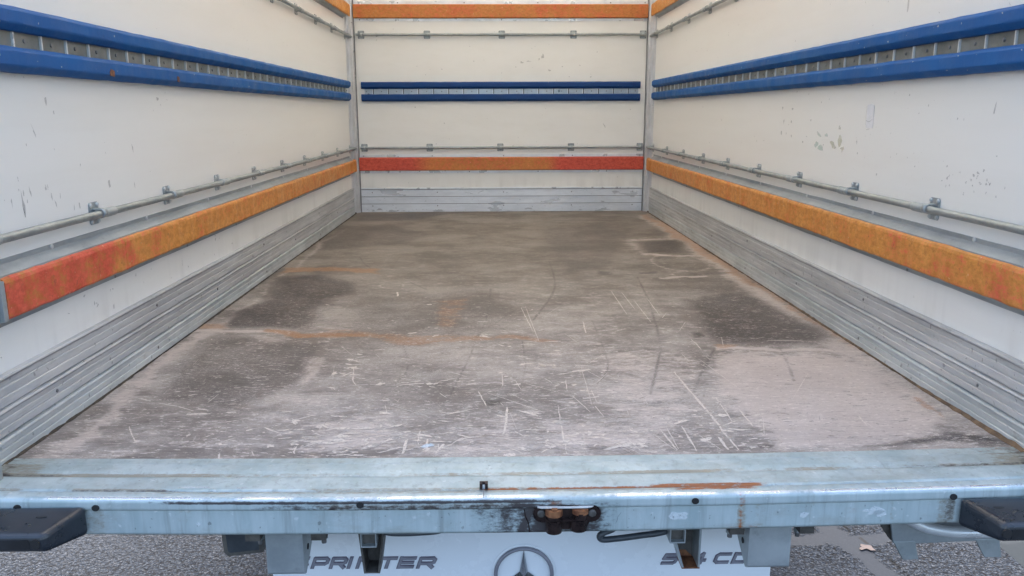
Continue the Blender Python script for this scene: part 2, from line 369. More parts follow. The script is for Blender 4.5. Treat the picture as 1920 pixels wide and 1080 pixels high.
def spline(P, k=6):
    P = [np.array(p, float) for p in P]; out = []
    for i in range(len(P)-1):
        p0, p1, p2, p3 = P[max(i-1, 0)], P[i], P[i+1], P[min(i+2, len(P)-1)]
        for j in range(k):
            t = j/k; out.append(.5*((2*p1)+(p2-p0)*t+(2*p0-5*p1+4*p2-p3)*t*t+(3*p1-p0-3*p2+p3)*t**3))
    return out+[P[-1]]
def ribbon(b, pts, w, plane, off, rag=.25, taper=True, n=None, jit=.15):
    """flat irregular strip along pts (2D in the plane), lying off above it. plane maps (u,v,h)->xyz"""
    P = [np.array(p, float) for p in pts]; seg = []
    tot = sum(np.linalg.norm(P[i+1]-P[i]) for i in range(len(P)-1)); st = max(.004, min(.02, tot/6))
    for i in range(len(P)-1):
        k = max(1, int(np.linalg.norm(P[i+1]-P[i])/st))
        seg += [P[i]+(P[i+1]-P[i])*j/k for j in range(k)]
    seg.append(P[-1]); m = len(seg); vs = []
    for i, p in enumerate(seg):
        d = seg[min(i+1, m-1)]-seg[max(i-1, 0)]; d = d/(np.linalg.norm(d)+1e-9); nn = np.array([-d[1], d[0]])
        f = (.25+.75*math.sin(math.pi*min(1, max(0, (i+.35)/(m-.3))))**.5) if taper else 1.
        a, c = w*.5*f*(1+rng.normal(0, rag)), w*.5*f*(1+rng.normal(0, rag)); q = p+nn*rng.normal(0, w*jit)
        vs += [plane(*(q+nn*a), off), plane(*(q-nn*c), off)]
    b.add(vs, [(2*i, 2*i+1, 2*i+3, 2*i+2) for i in range(m-1)])
def blob(b, u, v, ru, rv, plane, off, n=9, rag=.3, ang=0.):
    vs = []
    for j in range(n):
        t = 2*math.pi*j/n; r = 1+rng.normal(0, rag)
        a, c = ru*r*math.cos(t), rv*r*math.sin(t)
        vs.append(plane(u+a*math.cos(ang)-c*math.sin(ang), v+a*math.sin(ang)+c*math.cos(ang), off))
    b.add(vs, [tuple(range(n))])
PL_FLOOR = lambda u, v, h: (u, v, h+bow(u, v))
PL_L = lambda u, v, h: (-1.04+h, u, v)
PL_R = lambda u, v, h: (1.04-h, u, v)
PL_B = lambda u, v, h: (u, 5.7245-h, v)
def bow(x, y):
    """bends floor edge and sill slightly to imitate lens barrel distortion"""
    k = min(1., max(0., (1.9-y)/.55)); return .0125*k*(x*x-.25)
FLOOR_DARK=[(0.8,[(-0.974,3.426),(-0.822,3.467),(-0.634,3.258),(-0.625,3.021),(-0.683,2.857),(-0.687,2.58),(-0.944,2.589),(-0.967,2.748),(-0.924,2.995)]),(0.55,[(-0.971,5.569),(-0.31,5.691),(-0.513,5.402),(-0.572,5.267),(-0.973,5.258)]),(0.45,[(-1.023,5.055),(-0.691,5.09),(-0.387,4.619),(-0.584,4.207),(-0.952,4.087),(-0.957,3.647),(-1.028,4.445)]),(0.7,[(0.665,2.896),(0.931,3.041),(1.0,2.667),(1.012,2.427),(0.92,2.322),(0.653,2.302),(0.629,2.36),(0.636,2.62)]),(0.7,[(0.713,4.336),(0.954,4.364),(0.915,3.981),(0.691,3.927)]),(0.95,[(0.945,1.595),(1.008,1.584),(1.027,1.55),(0.891,1.54),(0.732,1.537),(0.916,1.564)]),(0.8,[(-0.085,1.858),(-0.027,1.845),(-0.034,1.809),(-0.072,1.807)]),(0.95,[(0.583,2.46),(0.62,2.452),(0.612,2.403),(0.576,2.404)]),(0.7,[(0.505,1.573),(0.549,1.569),(0.535,1.553),(0.504,1.554)]),(0.5,[(-0.944,2.459),(-0.563,2.398),(-0.544,2.086),(-0.645,1.845),(-0.88,1.889),(-0.95,2.098)]),(0.35,[(-0.618,2.984),(-0.114,3.157),(0.076,2.639),(-0.167,2.386),(-0.509,2.283)]),(0.3,[(0.634,3.344),(1.003,3.275),(0.977,2.929),(0.595,2.942)]),(0.4,[(0.212,4.812),(0.596,5.034),(0.723,4.572),(0.488,3.593),(0.225,3.359)]),(0.45,[(0.857,2.805),(0.921,2.762),(0.85,2.353),(0.784,2.355)]),(0.3,[(-0.43,2.281),(-0.167,2.386),(-0.117,1.829),(-0.344,1.801)]),(0.7,[(0.399,3.471),(0.465,3.468),(0.457,3.385),(0.393,3.387)]),(0.7,[(0.594,3.439),(0.676,3.436),(0.666,3.389),(0.586,3.392)]),(0.5,[(0.793,3.432),(1.049,3.422),(0.975,3.332),(0.793,3.338)]),(0.5,[(0.912,4.828),(0.992,4.646),(0.92,4.482),(0.784,4.57)])]
FLOOR_PALE=[(0.7,[(0.611,2.237),(0.981,2.236),(0.969,1.872),(0.981,1.617),(0.804,1.546),(0.556,1.542),(0.528,1.741),(0.523,2.053)]),(0.6,[(-0.959,4.979),(-0.973,3.715),(-0.967,2.748),(-1.01,2.413),(-0.988,1.602),(-1.01,1.562),(-0.933,1.56),(-0.956,2.353),(-0.917,2.588),(-0.976,3.346),(-1.008,4.35)]),(0.6,[(1.018,5.568),(1.06,4.558),(1.03,3.22),(1.02,2.29),(0.996,1.796),(0.934,1.854),(0.913,2.266),(0.936,3.277),(0.954,4.364),(0.918,5.423)]),(0.9,[(-0.61,2.234),(-0.563,2.243),(-0.541,2.086),(-0.561,2.007),(-0.592,2.034),(-0.599,2.134)]),(0.5,[(-0.475,1.77),(-0.341,1.783),(-0.265,1.568),(-0.463,1.56)]),(0.5,[(0.032,1.722),(0.256,1.749),(0.31,1.538),(0.046,1.546)]),(0.5,[(0.67,4.433),(1.061,4.437),(1.042,4.36),(0.731,4.354),(0.693,3.911),(0.651,3.898)]),(0.6,[(0.667,3.913),(1.01,3.899),(0.998,3.854),(0.659,3.867)]),(0.6,[(0.655,3.332),(0.884,3.335),(0.872,3.291),(0.657,3.287)]),(0.8,[(0.618,2.292),(1.018,2.284),(1.006,2.257),(0.609,2.259)]),(0.8,[(-1.027,2.551),(-0.742,2.522),(-0.734,2.49),(-1.019,2.506)]),(0.35,[(0.937,2.93),(1.097,2.925),(1.058,2.536),(1.015,2.608)]),(0.5,[(-0.833,2.48),(-0.678,2.469),(-0.852,2.191),(-0.901,2.243)]),(0.4,[(0.228,2.373),(0.528,2.251),(0.383,1.563),(0.191,1.555)]),(0.4,[(-0.152,1.761),(0.034,1.755),(0.035,1.546),(-0.164,1.552)])]
FLOOR_RUST=[(0.9,[(-0.801,2.55),(-0.608,2.538),(-0.449,2.519),(-0.46,2.481),(-0.679,2.475),(-0.806,2.505)]),(0.5,[(-0.634,2.579),(-0.345,2.516),(0.139,2.4),(0.127,2.341),(-0.332,2.391)]),(0.6,[(-1.021,3.611),(-0.834,3.643),(-0.605,3.583),(-0.591,3.483),(-0.834,3.528),(-1.004,3.498)]),(0.55,[(0.624,2.314),(0.693,2.3),(0.675,2.268),(0.611,2.264)]),(0.5,[(0.966,1.891),(0.986,1.852),(0.984,1.663),(0.952,1.762)]),(0.5,[(-1.059,2.641),(-0.944,2.673),(-0.922,2.548),(-1.039,2.538)]),(0.35,[(-0.273,2.972),(-0.152,2.968),(-0.175,2.577),(-0.255,2.58)]),(0.5,[(1.018,5.568),(1.066,4.456),(1.047,3.273),(1.032,2.318),(1.004,2.291),(0.986,3.221),(0.947,5.481)])]
SCRATCHES=[([(0.43,2.065),(0.443,1.802),(0.451,1.55)],0.0051),([(0.527,2.178),(0.567,1.919)],0.0016),([(0.522,1.778),(0.522,1.676)],0.0036),([(0.489,1.859),(0.484,1.703)],0.0024),([(0.311,1.67),(0.325,1.554)],0.0033),([(0.328,1.676),(0.328,1.559)],0.0022),([(0.363,1.681),(0.364,1.547)],0.0035),([(0.227,1.624),(0.248,1.556)],0.0022),([(0.428,1.618),(0.432,1.551)],0.0044),([(0.784,2.036),(0.67,1.839)],0.0013),([(0.351,1.894),(0.408,1.9)],0.004),([(0.466,2.911),(0.469,2.59)],0.0018),([(0.521,2.945),(0.516,2.683)],0.0018),([(0.553,2.38),(0.558,2.277)],0.0032),([(-0.446,2.129),(-0.427,2.007),(-0.415,1.982),(-0.326,1.992)],0.0028),([(-0.075,1.915),(0.06,1.778)],0.0019),([(-0.097,1.923),(-0.076,1.821)],0.0026),([(-0.178,2.084),(-0.131,2.042)],0.0021),([(-0.306,1.835),(-0.205,1.752)],0.0015),([(-0.514,1.905),(-0.415,1.902)],0.0027),([(-0.027,1.816),(-0.036,1.653)],0.0047),([(0.097,1.823),(0.094,1.73),(0.093,1.544)],0.0027),([(-0.222,1.673),(-0.22,1.6)],0.0034),([(-0.246,1.629),(-0.247,1.554)],0.0055),([(-0.201,1.628),(-0.2,1.561)],0.0044),([(-0.164,1.601),(-0.178,1.552)],0.0055),([(-0.126,1.634),(-0.158,1.587)],0.0028),([(0.04,2.816),(0.068,2.483)],0.0022),([(0.242,2.612),(0.235,2.465)],0.0034),([(0.026,1.981),(0.108,1.909)],0.0016),([(0.167,2.144),(0.24,1.987)],0.0014),([(0.137,1.885),(0.169,1.775)],0.0019),([(-0.311,1.723),(-0.312,1.691)],0.0048),([(-0.358,1.612),(-0.32,1.64)],0.0035),([(-0.413,1.628),(-0.359,1.621)],0.0046),([(-0.438,1.769),(-0.399,1.761)],0.0062),([(-0.491,1.61),(-0.455,1.638)],0.0046),([(-0.472,1.555),(-0.475,1.593)],0.0034),([(-0.876,1.71),(-0.851,1.664),(-0.825,1.625)],0.0026),([(-0.874,1.863),(-0.818,1.839),(-0.768,1.806)],0.0026),([(-0.764,1.82),(-0.734,1.812)],0.0051),([(-0.938,1.902),(-0.898,1.878)],0.0039),([(-0.82,1.914),(-0.806,1.925)],0.004),([(-0.689,1.793),(-0.664,1.793)],0.0063),([(-0.65,1.612),(-0.628,1.603)],0.0079),([(-0.976,1.674),(-0.945,1.667)],0.0023),([(-0.809,2.062),(-0.783,2.057)],0.0028),([(0.441,3.058),(0.446,2.778)],0.0019),([(0.404,3.089),(0.405,2.702)],0.0019),([(0.056,2.832),(0.08,2.378)],0.0016),([(0.31,1.911),(0.313,1.817)],0.0019),([(0.183,2.11),(0.178,1.821)],0.0013),([(-0.439,3.089),(-0.428,3.014)],0.0062),([(0.049,1.601),(0.098,1.577)],0.0022)]
CREASES=[([(-0.108,2.508),(-0.125,2.255),(-0.151,2.029),(-0.173,1.842),(-0.167,1.728),(-0.167,1.656),(-0.173,1.579)],0.0039),([(0.03,2.817),(-0.081,2.527),(-0.114,2.445)],0.0052),([(0.525,2.944),(0.456,2.384),(0.401,2.142),(0.333,1.895)],0.006),([(0.87,3.072),(0.778,2.767),(0.637,2.378),(0.499,2.045),(0.447,1.907)],0.0066),([(0.865,2.732),(0.791,2.259),(0.729,1.985)],0.0063),([(0.555,3.347),(0.525,2.944)],0.0061),([(-0.716,3.89),(-0.637,3.635),(-0.503,3.444)],0.0049),([(-0.405,3.271),(-0.327,3.134)],0.0053),([(-0.071,3.155),(-0.084,2.644),(-0.117,2.384)],0.0054),([(0.204,3.739),(0.186,3.146),(0.076,2.639)],0.0064),([(0.275,2.632),(0.263,2.156),(0.21,1.975)],0.0038),([(0.03,2.379),(0.029,2.115),(0.001,1.901)],0.0037),([(-0.34,2.391),(-0.296,2.125),(-0.316,1.991)],0.0029)]
RINGS=[(0.816,3.688,0.129,0.217),(-0.728,3.23,0.053,0.053),(0.784,3.397,0.065,0.059),(-0.476,3.221,0.048,0.053)]
# ------------------------------------------------------------------ painting helper: soft polygons on a grid
def fbm(X, Y, seed, scale):
    r = np.random.default_rng(seed); out = np.zeros_like(X); amp = 1.
    for o in range(4):
        g = r.random((64, 64)); x = X*scale*2**o; y = Y*scale*2**o
        xi, yi = np.floor(x).astype(int), np.floor(y).astype(int); fx, fy = x-xi, y-yi
        fx, fy = fx*fx*(3-2*fx), fy*fy*(3-2*fy)
        q = lambda a, b: g[a % 64, b % 64]
        out += amp*((q(xi, yi)*(1-fx)+q(xi+1, yi)*fx)*(1-fy)+(q(xi, yi+1)*(1-fx)+q(xi+1, yi+1)*fx)*fy-.5); amp *= .5
    return out
def soft_poly(X, Y, poly, soft):
    d = np.full(X.shape, 1e9); inside = np.zeros(X.shape, bool); n = len(poly)
    for i in range(n):
        (x0, y0), (x1, y1) = poly[i], poly[(i+1) % n]
        dx, dy = x1-x0, y1-y0; t = np.clip(((X-x0)*dx+(Y-y0)*dy)/(dx*dx+dy*dy+1e-12), 0, 1)
        d = np.minimum(d, np.hypot(X-x0-t*dx, Y-y0-t*dy))
        c = ((y0 > Y) != (y1 > Y)); inside ^= c & (X < dx*(Y-y0)/(dy if abs(dy) > 1e-12 else 1e-12)+x0)
    return np.clip(.5+np.where(inside, d, -d)/soft, 0, 1)

# ================================================================== SETTING
W2, Y0, Y1, H = 1.04, 1.534, 5.7245, 2.2
GZ = -.95
g = MB().add([(-80, -80, GZ), (80, -80, GZ), (80, 80, GZ), (-80, 80, GZ)], [(0, 1, 2, 3)]).build('ground', 'asphalt'); struct(g)

# floor: fine grid that carries the stains as an attribute
xs = np.linspace(-W2, W2, 460); ys = [Y0]
while ys[-1] < Y1: ys.append(ys[-1]+.0042+.0022*(ys[-1]-Y0))
ys = np.array(ys); ys[-1] = Y1
X, Y = np.meshgrid(xs, ys); ny, nx = X.shape
Xn, Yn = X+.05*fbm(X, Y, 1, 3)+.016*fbm(X, Y, 2, 14), Y+.09*fbm(X, Y, 3, 3)+.02*fbm(X, Y, 4, 14)
wear = np.zeros((ny, nx, 3))
for ch, data, soft in ((0, FLOOR_DARK, .09), (1, FLOOR_PALE, .10), (2, FLOOR_RUST, .05)):
    for s_, poly in data:
        size = min(max(p[0] for p in poly)-min(p[0] for p in poly), max(p[1] for p in poly)-min(p[1] for p in poly))
        sf = min(soft, max(.012, size*.55))
        wear[..., ch] = np.maximum(wear[..., ch], s_*soft_poly(Xn, Yn, poly, sf))
for cx_, cy_, ra, rb in RINGS:
    q = np.hypot((X-cx_)/ra, (Yn*.3+Y*.7-cy_)/rb); wear[..., 1] = np.maximum(wear[..., 1], .38*np.clip(1-np.abs(q-1)/.2, 0, 1))
    wear[..., 0] = np.maximum(wear[..., 0], .35*np.clip(1-np.abs(q-.8)/.14, 0, 1))
for pts, w in CREASES:      # dark rubbed lines left by dragged loads
    sp = spline(pts, 5); d = np.full(X.shape, 9.)
    for p, q in zip(sp[:-1], sp[1:]):
        dx, dy = q[0]-p[0], q[1]-p[1]; tt = np.clip(((X-p[0])*dx+(Y-p[1])*dy)/(dx*dx+dy*dy+1e-12), 0, 1)
        d = np.minimum(d, np.hypot(X-p[0]-tt*dx, Y-p[1]-tt*dy))
    k = .50*np.clip(1.2-d/(w*1.35), 0, 1)*np.clip(.85+.6*fbm(X, Y, 77, 6), .6, 1); wear[..., 0] = np.maximum(wear[..., 0], k)
Z = np.array([[bow(x, y) for x in xs] for y in ys])
idx = np.arange(ny*nx).reshape(ny, nx)
quads = np.stack([idx[:-1, :-1], idx[:-1, 1:], idx[1:, 1:], idx[1:, :-1]], -1).reshape(-1, 4)
me = bpy.data.meshes.new('floor')
me.vertices.add(ny*nx); me.vertices.foreach_set('co', np.stack([X, Y, Z], -1).ravel().astype(np.float32))
me.loops.add(quads.size); me.loops.foreach_set('vertex_index', quads.ravel().astype(np.int32))
me.polygons.add(len(quads)); me.polygons.foreach_set('loop_start', np.arange(0, quads.size, 4, dtype=np.int32))
me.update(calc_edges=True)
at = me.attributes.new('wear', 'FLOAT_VECTOR', 'POINT'); at.data.foreach_set('vector', wear.reshape(-1).astype(np.float32))
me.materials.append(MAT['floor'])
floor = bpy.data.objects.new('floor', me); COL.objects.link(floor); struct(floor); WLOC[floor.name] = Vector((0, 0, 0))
MB().box(-1.10, 1.10, Y0, Y1+.05, -.075, -.012).build('floor_bed', 'channel', floor)

b = MB()
for pts, w in SCRATCHES: ribbon(b, pts, w*1.15, PL_FLOOR, .0012, .3)
stuff(b.build('scratch', 'mark_pale', floor), 'pale scratches in the worn floor near the sill')
b = MB()
for i in range(900):
    y = 1.55+abs(rng.normal(0, .42)); x = rng.uniform(-.95, .95) if rng.random() < .35 else rng.normal(.02, .42)
    if y > 3.2 or abs(x) > 1: continue
    L = rng.gamma(1.3, .0062); blob(b, x, y, L+.001, .0009+rng.gamma(1.4, .0013), PL_FLOOR, .0015, 7, .35, rng.normal(0, .25) if rng.random() < .75 else rng.uniform(-1.5, 1.5))
stuff(b.build('paint_flake', 'mark_soft', floor), 'pale flakes of chipped surface on the floor')
b = MB()
for (cx_, cy_, sx_, sy_, k_) in ((-.37, 1.60, .10, .035, 46), (-.44, 1.72, .06, .04, 26), (-.22, 1.66, .08, .05, 30), (.02, 1.63, .12, .05, 40), (.30, 1.62, .10, .05, 36), (-.45, 2.12, .03, .10, 26), (-.25, 2.0, .1, .02, 24), (.12, 1.95, .12, .12, 34), (.45, 1.70, .10, .06, 20), (-.62, 1.70, .08, .05, 20), (-.2, 2.5, .3, .2, 26), (.25, 2.2, .15, .15, 26)):
    for i in range(k_): blob(b, rng.normal(cx_, sx_), max(1.545, rng.normal(cy_, sy_)), rng.gamma(1.6, .006)+.001, rng.gamma(1.5, .0016)+.001, PL_FLOOR, .0016, 9, .4, rng.normal(0, .5))
stuff(b.build('chipped_patch', 'mark_pale', floor), 'clusters of chipped pale spots near the sill')
b = MB()
for i in range(50):
    y = 1.55+abs(rng.normal(0, .5)); x = rng.normal(.1, .45); a = rng.choice([rng.normal(1.45, .25), rng.normal(-1.1, .2)]); L = rng.uniform(.02, .14)
    if abs(x) > .95 or y > 3.3: continue
    ribbon(b, [(x, y), (x+L*math.cos(a), min(3.5, max(1.54, y+L*math.sin(a))))], rng.uniform(.0008, .0022), PL_FLOOR, .0018, .3)
stuff(b.build('hairline_scratch', 'mark_pale', floor), 'fine hairline scratches in the floor')
# sealant / grime along the walls
for sx in (-1, 1):
    b = MB(); n = 180; vs = []
    for i in range(n+1):
        y = Y0-.09+(Y1-Y0+.09)*i/n
        w = .010+.0025*math.sin(y*5+sx)+rng.normal(0, .0012)+(.006*min(1, max(0, (2.4-y)/.6)) if sx > 0 else 0)
        w = max(.004, w); h = .005+abs(rng.normal(0, .0012)); z0 = bow(sx*W2, y)
        xi = sx*(1.036-w)-(0)
        vs += [(sx*1.034, y, z0+h*1.6), (xi+sx*.3*w, y, z0+h), (xi, y, z0+.0005)]
    b.add(vs, [(3*i+j, 3*i+j+1, 3*i+4+j, 3*i+3+j) for i in range(n) for j in (0, 1)], True)
    o = b.build('sealant', 'caulk' if sx > 0 else 'gunk', floor); o['label'] = 'brown sealant and grime along the %s side of the floor' % ('right' if sx > 0 else 'left')
b = MB()
for i in range(60):
    blob(b, rng.uniform(-.98, .98), 5.70, rng.uniform(.01, .05), rng.uniform(.004, .01), PL_FLOOR, .002, 9, .3)
stuff(b.build('grime', 'mark_dark', floor))

# walls and roof
def wall(name, box):
    return struct(MB().box(*box).build(name, 'wall'))
wl_ = wall('wall_left', (-1.09, -1.04, 1.44, Y1+.05, -.02, H)); wr_ = wall('wall_right', (1.04, 1.09, 1.44, Y1+.05, -.02, H))
wb_ = wall('wall_back', (-1.04, 1.04, Y1, Y1+.05, -.02, H))
struct(MB().box(-1.10, 1.10, 1.36, Y1+.06, H+.001, H+.004).build('roof', 'roof'))

# marks on the walls
def marks(parent, plane, name, mat, spots, label=None):
    b = MB()
    for u, v, ru, rv, a in spots: blob(b, u, v, ru, rv, plane, .0008, 8, .35, a)
    return stuff(b.build(name, mat, parent), label)
r_sp = [(3.084, .703, .008, .004, 0), (2.984, .700, .011, .004, 0), (3.063, .653, .006, .008, 0), (2.986, .654, .007, .004, 0), (3.083, .61, .006, .008, 0), (2.976, .603, .008, .006, 0), (3.03, .61, .005, .004, 0), (1.767, .693, .004, .014, .2), (2.80, .66, .005, .004, 0), (2.86, .585, .008, .004, 0),
        (2.43, .60, .004, .010, 0), (1.816, .545, .004, .003, 0), (1.765, .531, .004, .004, 0), (1.80, .553, .006, .003, .4), (1.78, .56, .003, .003, 0), (1.9, .33, .005, .005, 0), (1.72, .32, .003, .006, 0), (1.95, .97, .005, .004, 0), (2.1, 1.0, .008, .006, 0)]
r_sp += [(rng.uniform(1.6, 4.8), rng.uniform(.5, 1.15), rng.uniform(.001, .004), rng.uniform(.001, .004), rng.uniform(0, 3)) for _ in range(90)]
r_sp += [(rng.normal(1.85, .09), rng.normal(.53, .02), rng.uniform(.001, .0035), rng.uniform(.001, .003), rng.uniform(0, 3)) for _ in range(30)]
marks(wr_, PL_R, 'black_scuff', 'mark_black', r_sp, 'small black scuffs on the right wall')
marks(wr_, PL_R, 'green_smear', 'mark_green', [(2.74, .578, .02, .008, 0), (2.70, .572, .025, .007, .1), (2.72, .615, .016, .005, .3), (2.66, .615, .012, .006, 0)], 'green smears on the right wall')
marks(wr_, PL_R, 'ochre_smear', 'mark_ochre', [(2.60, .585, .03, .012, .3), (2.555, .60, .014, .02, 0), (2.53, .575, .01, .008, 0), (2.56, .64, .008, .006, 0)], 'ochre smears on the right wall')
marks(wr_, PL_R, 'rubbed_streak', 'mark_dark', [(2.1946, 1.0, .006, .06, 0)])
l_sp = [(2.087, .513, .006, .010, .3), (1.834, .716, .004, .009, 0), (1.862, .693, .003, .004, 0), (1.772, .655, .0015, .015, .5), (2.439, .732, .008, .004, 0), (2.23, .50, .002, .008, .1), (1.80, .53, .002, .006, 0), (1.70, .50, .003, .02, .1), (1.66, .515, .0025, .012, .1), (2.24, .60, .003, .012, .2)]
l_sp += [(rng.normal(1.75, .1), rng.normal(.51, .025), rng.uniform(.001, .003), rng.uniform(.003, .010), rng.normal(0, .15)) for _ in range(13)]
l_sp += [(rng.uniform(1.55, 4.6), rng.uniform(.5, 1.15), rng.uniform(.001, .002), rng.uniform(.001, .003), rng.uniform(0, 3)) for _ in range(60)]
l_sp += [(rng.uniform(1.5, 3.), rng.uniform(.2, .27), rng.uniform(.001, .003), rng.uniform(.002, .006), rng.uniform(0, 3)) for _ in range(24)]
marks(wl_, PL_L, 'black_scuff', 'mark_black', l_sp, 'small black scuffs on the left wall')
marks(wb_, PL_B, 'black_scuff', 'mark_black', [(.284, 1.072, .009, .014, 0), (.14, 1.028, .014, .006, 0), (.19, 1.036, .016, .003, 0), (.334, .975, .009, .005, 0), (.26, 1.05, .004, .01, -.4), (.1, 1.0, .003, .003, 0), (.42, 1.0, .004, .004, 0), (.62, .93, .006, .004, 0), (.72, .60, .003, .02, .5), (-.85, 1.21, .01, .01, 0), (-.4, .62, .004, .004, 0), (-.6, .73, .006, .003, 0), (.9, .71, .005, .003, 0)]
      + [(rng.uniform(-1, 1), rng.uniform(.2, 1.3), rng.uniform(.001, .004), rng.uniform(.001, .004), 0) for _ in range(60)], 'small dark scuffs on the back wall')
b = MB(); b.prism([(2.335, .642), (2.378, .642), (2.378, .708), (2.352, .711), (2.335, .706)], 'x', 1.0385, 1.0396)
o = b.build('sticker_remnant', 'sticker', wr_); o['label'] = 'torn whitish sticker remnant on the right wall'
b = MB()
for pts in ([(2.333, .672), (2.332, .71)], [(2.38, .705), (2.381, .675), (2.379, .65)], [(2.338, .667), (2.36, .660), (2.378, .664)], [(2.350, .640), (2.372, .637)]):
    ribbon(b, pts, .002, PL_R, .0022, .3)
o = b.build('sticker_edge', 'mark_black', wr_)

# ================================================================== corner posts
for sx, side in ((-1, 'left'), (1, 'right')):
    t = thing('corner_post', 'pale aluminium corner profile running up the %s rear corner of the cargo box' % side, 'corner profile', (sx*1.03, 5.68, 0), 'aluminium corner profiles')
    m = lambda L: [(sx*x, y) for x, y in L]
    MB().prism(m([(1.0395, 5.595), (1.036, 5.595), (1.036, 5.63), (1.0395, 5.63)]), 'z', .001, H-.001).build('side_flange', 'post', t)
    MB().prism(m([(1.0395, 5.631), (1.033, 5.634), (1.033, 5.654), (1.0395, 5.657)]), 'z', .001, H-.001).build('inner_bead', 'post', t)
    MB().prism(m([(1.0395, 5.658), (1.028, 5.660), (1.021, 5.668), (1.017, 5.682), (1.006, 5.689), (1.004, 5.7235), (1.0395, 5.7235)]), 'z', .001, H-.001).build('corner_profile', 'post', t, .0015)
    MB().box(*sorted((sx*1.0035, sx*.9985)), 5.712, 5.7240, .001, H-.001).build('seal_strip', 'screw', t)

# ================================================================== blue cushioned lashing rails
def pad_prof(z0, z1, d, sx=None):
    """rounded cushion profile (distance from wall, z)"""
    P = [(0, z0), (d*.5, z0), (d*.62, z0+.0012), (d*.94, z0+.0115), (d, z0+.0145), (d, z1-.010), (d*.95, z1-.0072), (d*.72, z1-.001), (d*.6, z1), (0, z1)]
    return P
pitch = .1038
riv_dark = disc_mesh('rivet', .0045, .003, 'screw')
def blue_rail_side(sx, side, y_first):
    t = thing('lashing_rail', 'blue cushioned lashing rail running the length of the %s wall' % side, 'lashing rail', (sx*1.03, 3.5, .835), 'blue cushioned lashing rails')
    for nm, z0, z1 in (('upper_cushion', .853, .9005), ('lower_cushion', .771, .8215)):
        pr = [(sx*(1.0395-a), z) for a, z in pad_prof(z0, z1, .0345)]
        b = MB().prism(pr, 'y', 1.40, 5.52, 90, .00035, False)
        k = .62  # rounded end
        o = b.build(nm, 'blue', t, .003); o['label'] = '%s blue cushion strip of the rail' % nm.split('_')[0]
    MB().box(*sorted((sx*1.0395, sx*1.031)), 1.40, 5.50, .8216, .8529).build('track', 'track', t)
    rb = MB().box(-.0028, .0028, -.0022, .0022, -.0152, .0152).mesh('divider', MAT['rib'], (0, 0, 0))
    sl = MB().box(-.001, .001, -.0016, .0016, -.0152, .0152).mesh('slot', MAT['dark'], (0, 0, 0))
    i = 0; y = y_first-3*pitch
    while y < 5.49:
        if y > 1.42:
            place(rb, 'divider', (sx*1.0290, y, .8372), t)
            place(riv_dark, 'rivet', (sx*1.031, y+pitch*.42, .837), t, RX_L if sx < 0 else RX_R)
        y += pitch
    return t
tR = blue_rail_side(1, 'right', 1.707); tL = blue_rail_side(-1, 'left', 1.720)
for sx, tt in ((-1, tL), (1, tR)):
    b = MB(); pc = lambda u, v, h, s=sx: (s*(1.0044-h), u, v)
    for i in range(22):
        v = rng.choice([rng.uniform(.864, .888), rng.uniform(.787, .820)]); blob(b, rng.uniform(1.5, 4.2), v, rng.uniform(.001, .004), rng.uniform(.001, .0025), pc, 0, 8, .4)
    stuff(b.build('paint_chip', 'mark_white', tt), 'small pale chips in the blue cushions')
b = MB()
for u, v, r in ((2.09, .788, .010), (2.52, .845-.055, .007)): b.prism([(u-r, v-.006), (u+r*1.2, v-.008), (u+r*1.5, v+.006), (u-r*.4, v+.010), (u-r*1.1, v+.003)], 'x', -1.0062, -1.0040)
o = b.build('gouge', 'rust', tL); o['label'] = 'torn gouge in the lower blue cushion'
t = thing('lashing_rail', 'short dark blue cushioned lashing rail across the back wall', 'lashing rail', (0, 5.70, .835), 'blue cushioned lashing rails')
for nm, z0, z1 in (('upper_cushion', .8535, .8995), ('lower_cushion', .769, .8175)):
    pr = [(5.724-a, z) for a, z in pad_prof(z0, z1, .030)]
    MB().prism(pr, 'x', -.966, .962, 60, .0003, False).build(nm, 'navy', t, .002)
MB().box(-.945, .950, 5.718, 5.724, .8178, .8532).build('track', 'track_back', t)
sl = MB().box(-.0026, .0026, -.0009, .0009, -.0168, .0168).mesh('slot', MAT['dark'], (0, 0, 0))
rb = MB().box(-.0018, .0018, -.0022, .0022, -.0168, .0168).mesh('divider', MAT['rib'], (0, 0, 0))
for i in range(18):
    x = -.8845+i*pitch
    place(sl, 'slot', (x, 5.7168, .8355), t); place(rb, 'divider', (x-.006, 5.7168, .8355), t)
    place(riv_dark, 'rivet', (x-.048, 5.7178, .836), t, R_BK)
place(riv_dark, 'rivet', (.93, 5.7178, .836), t, R_BK)

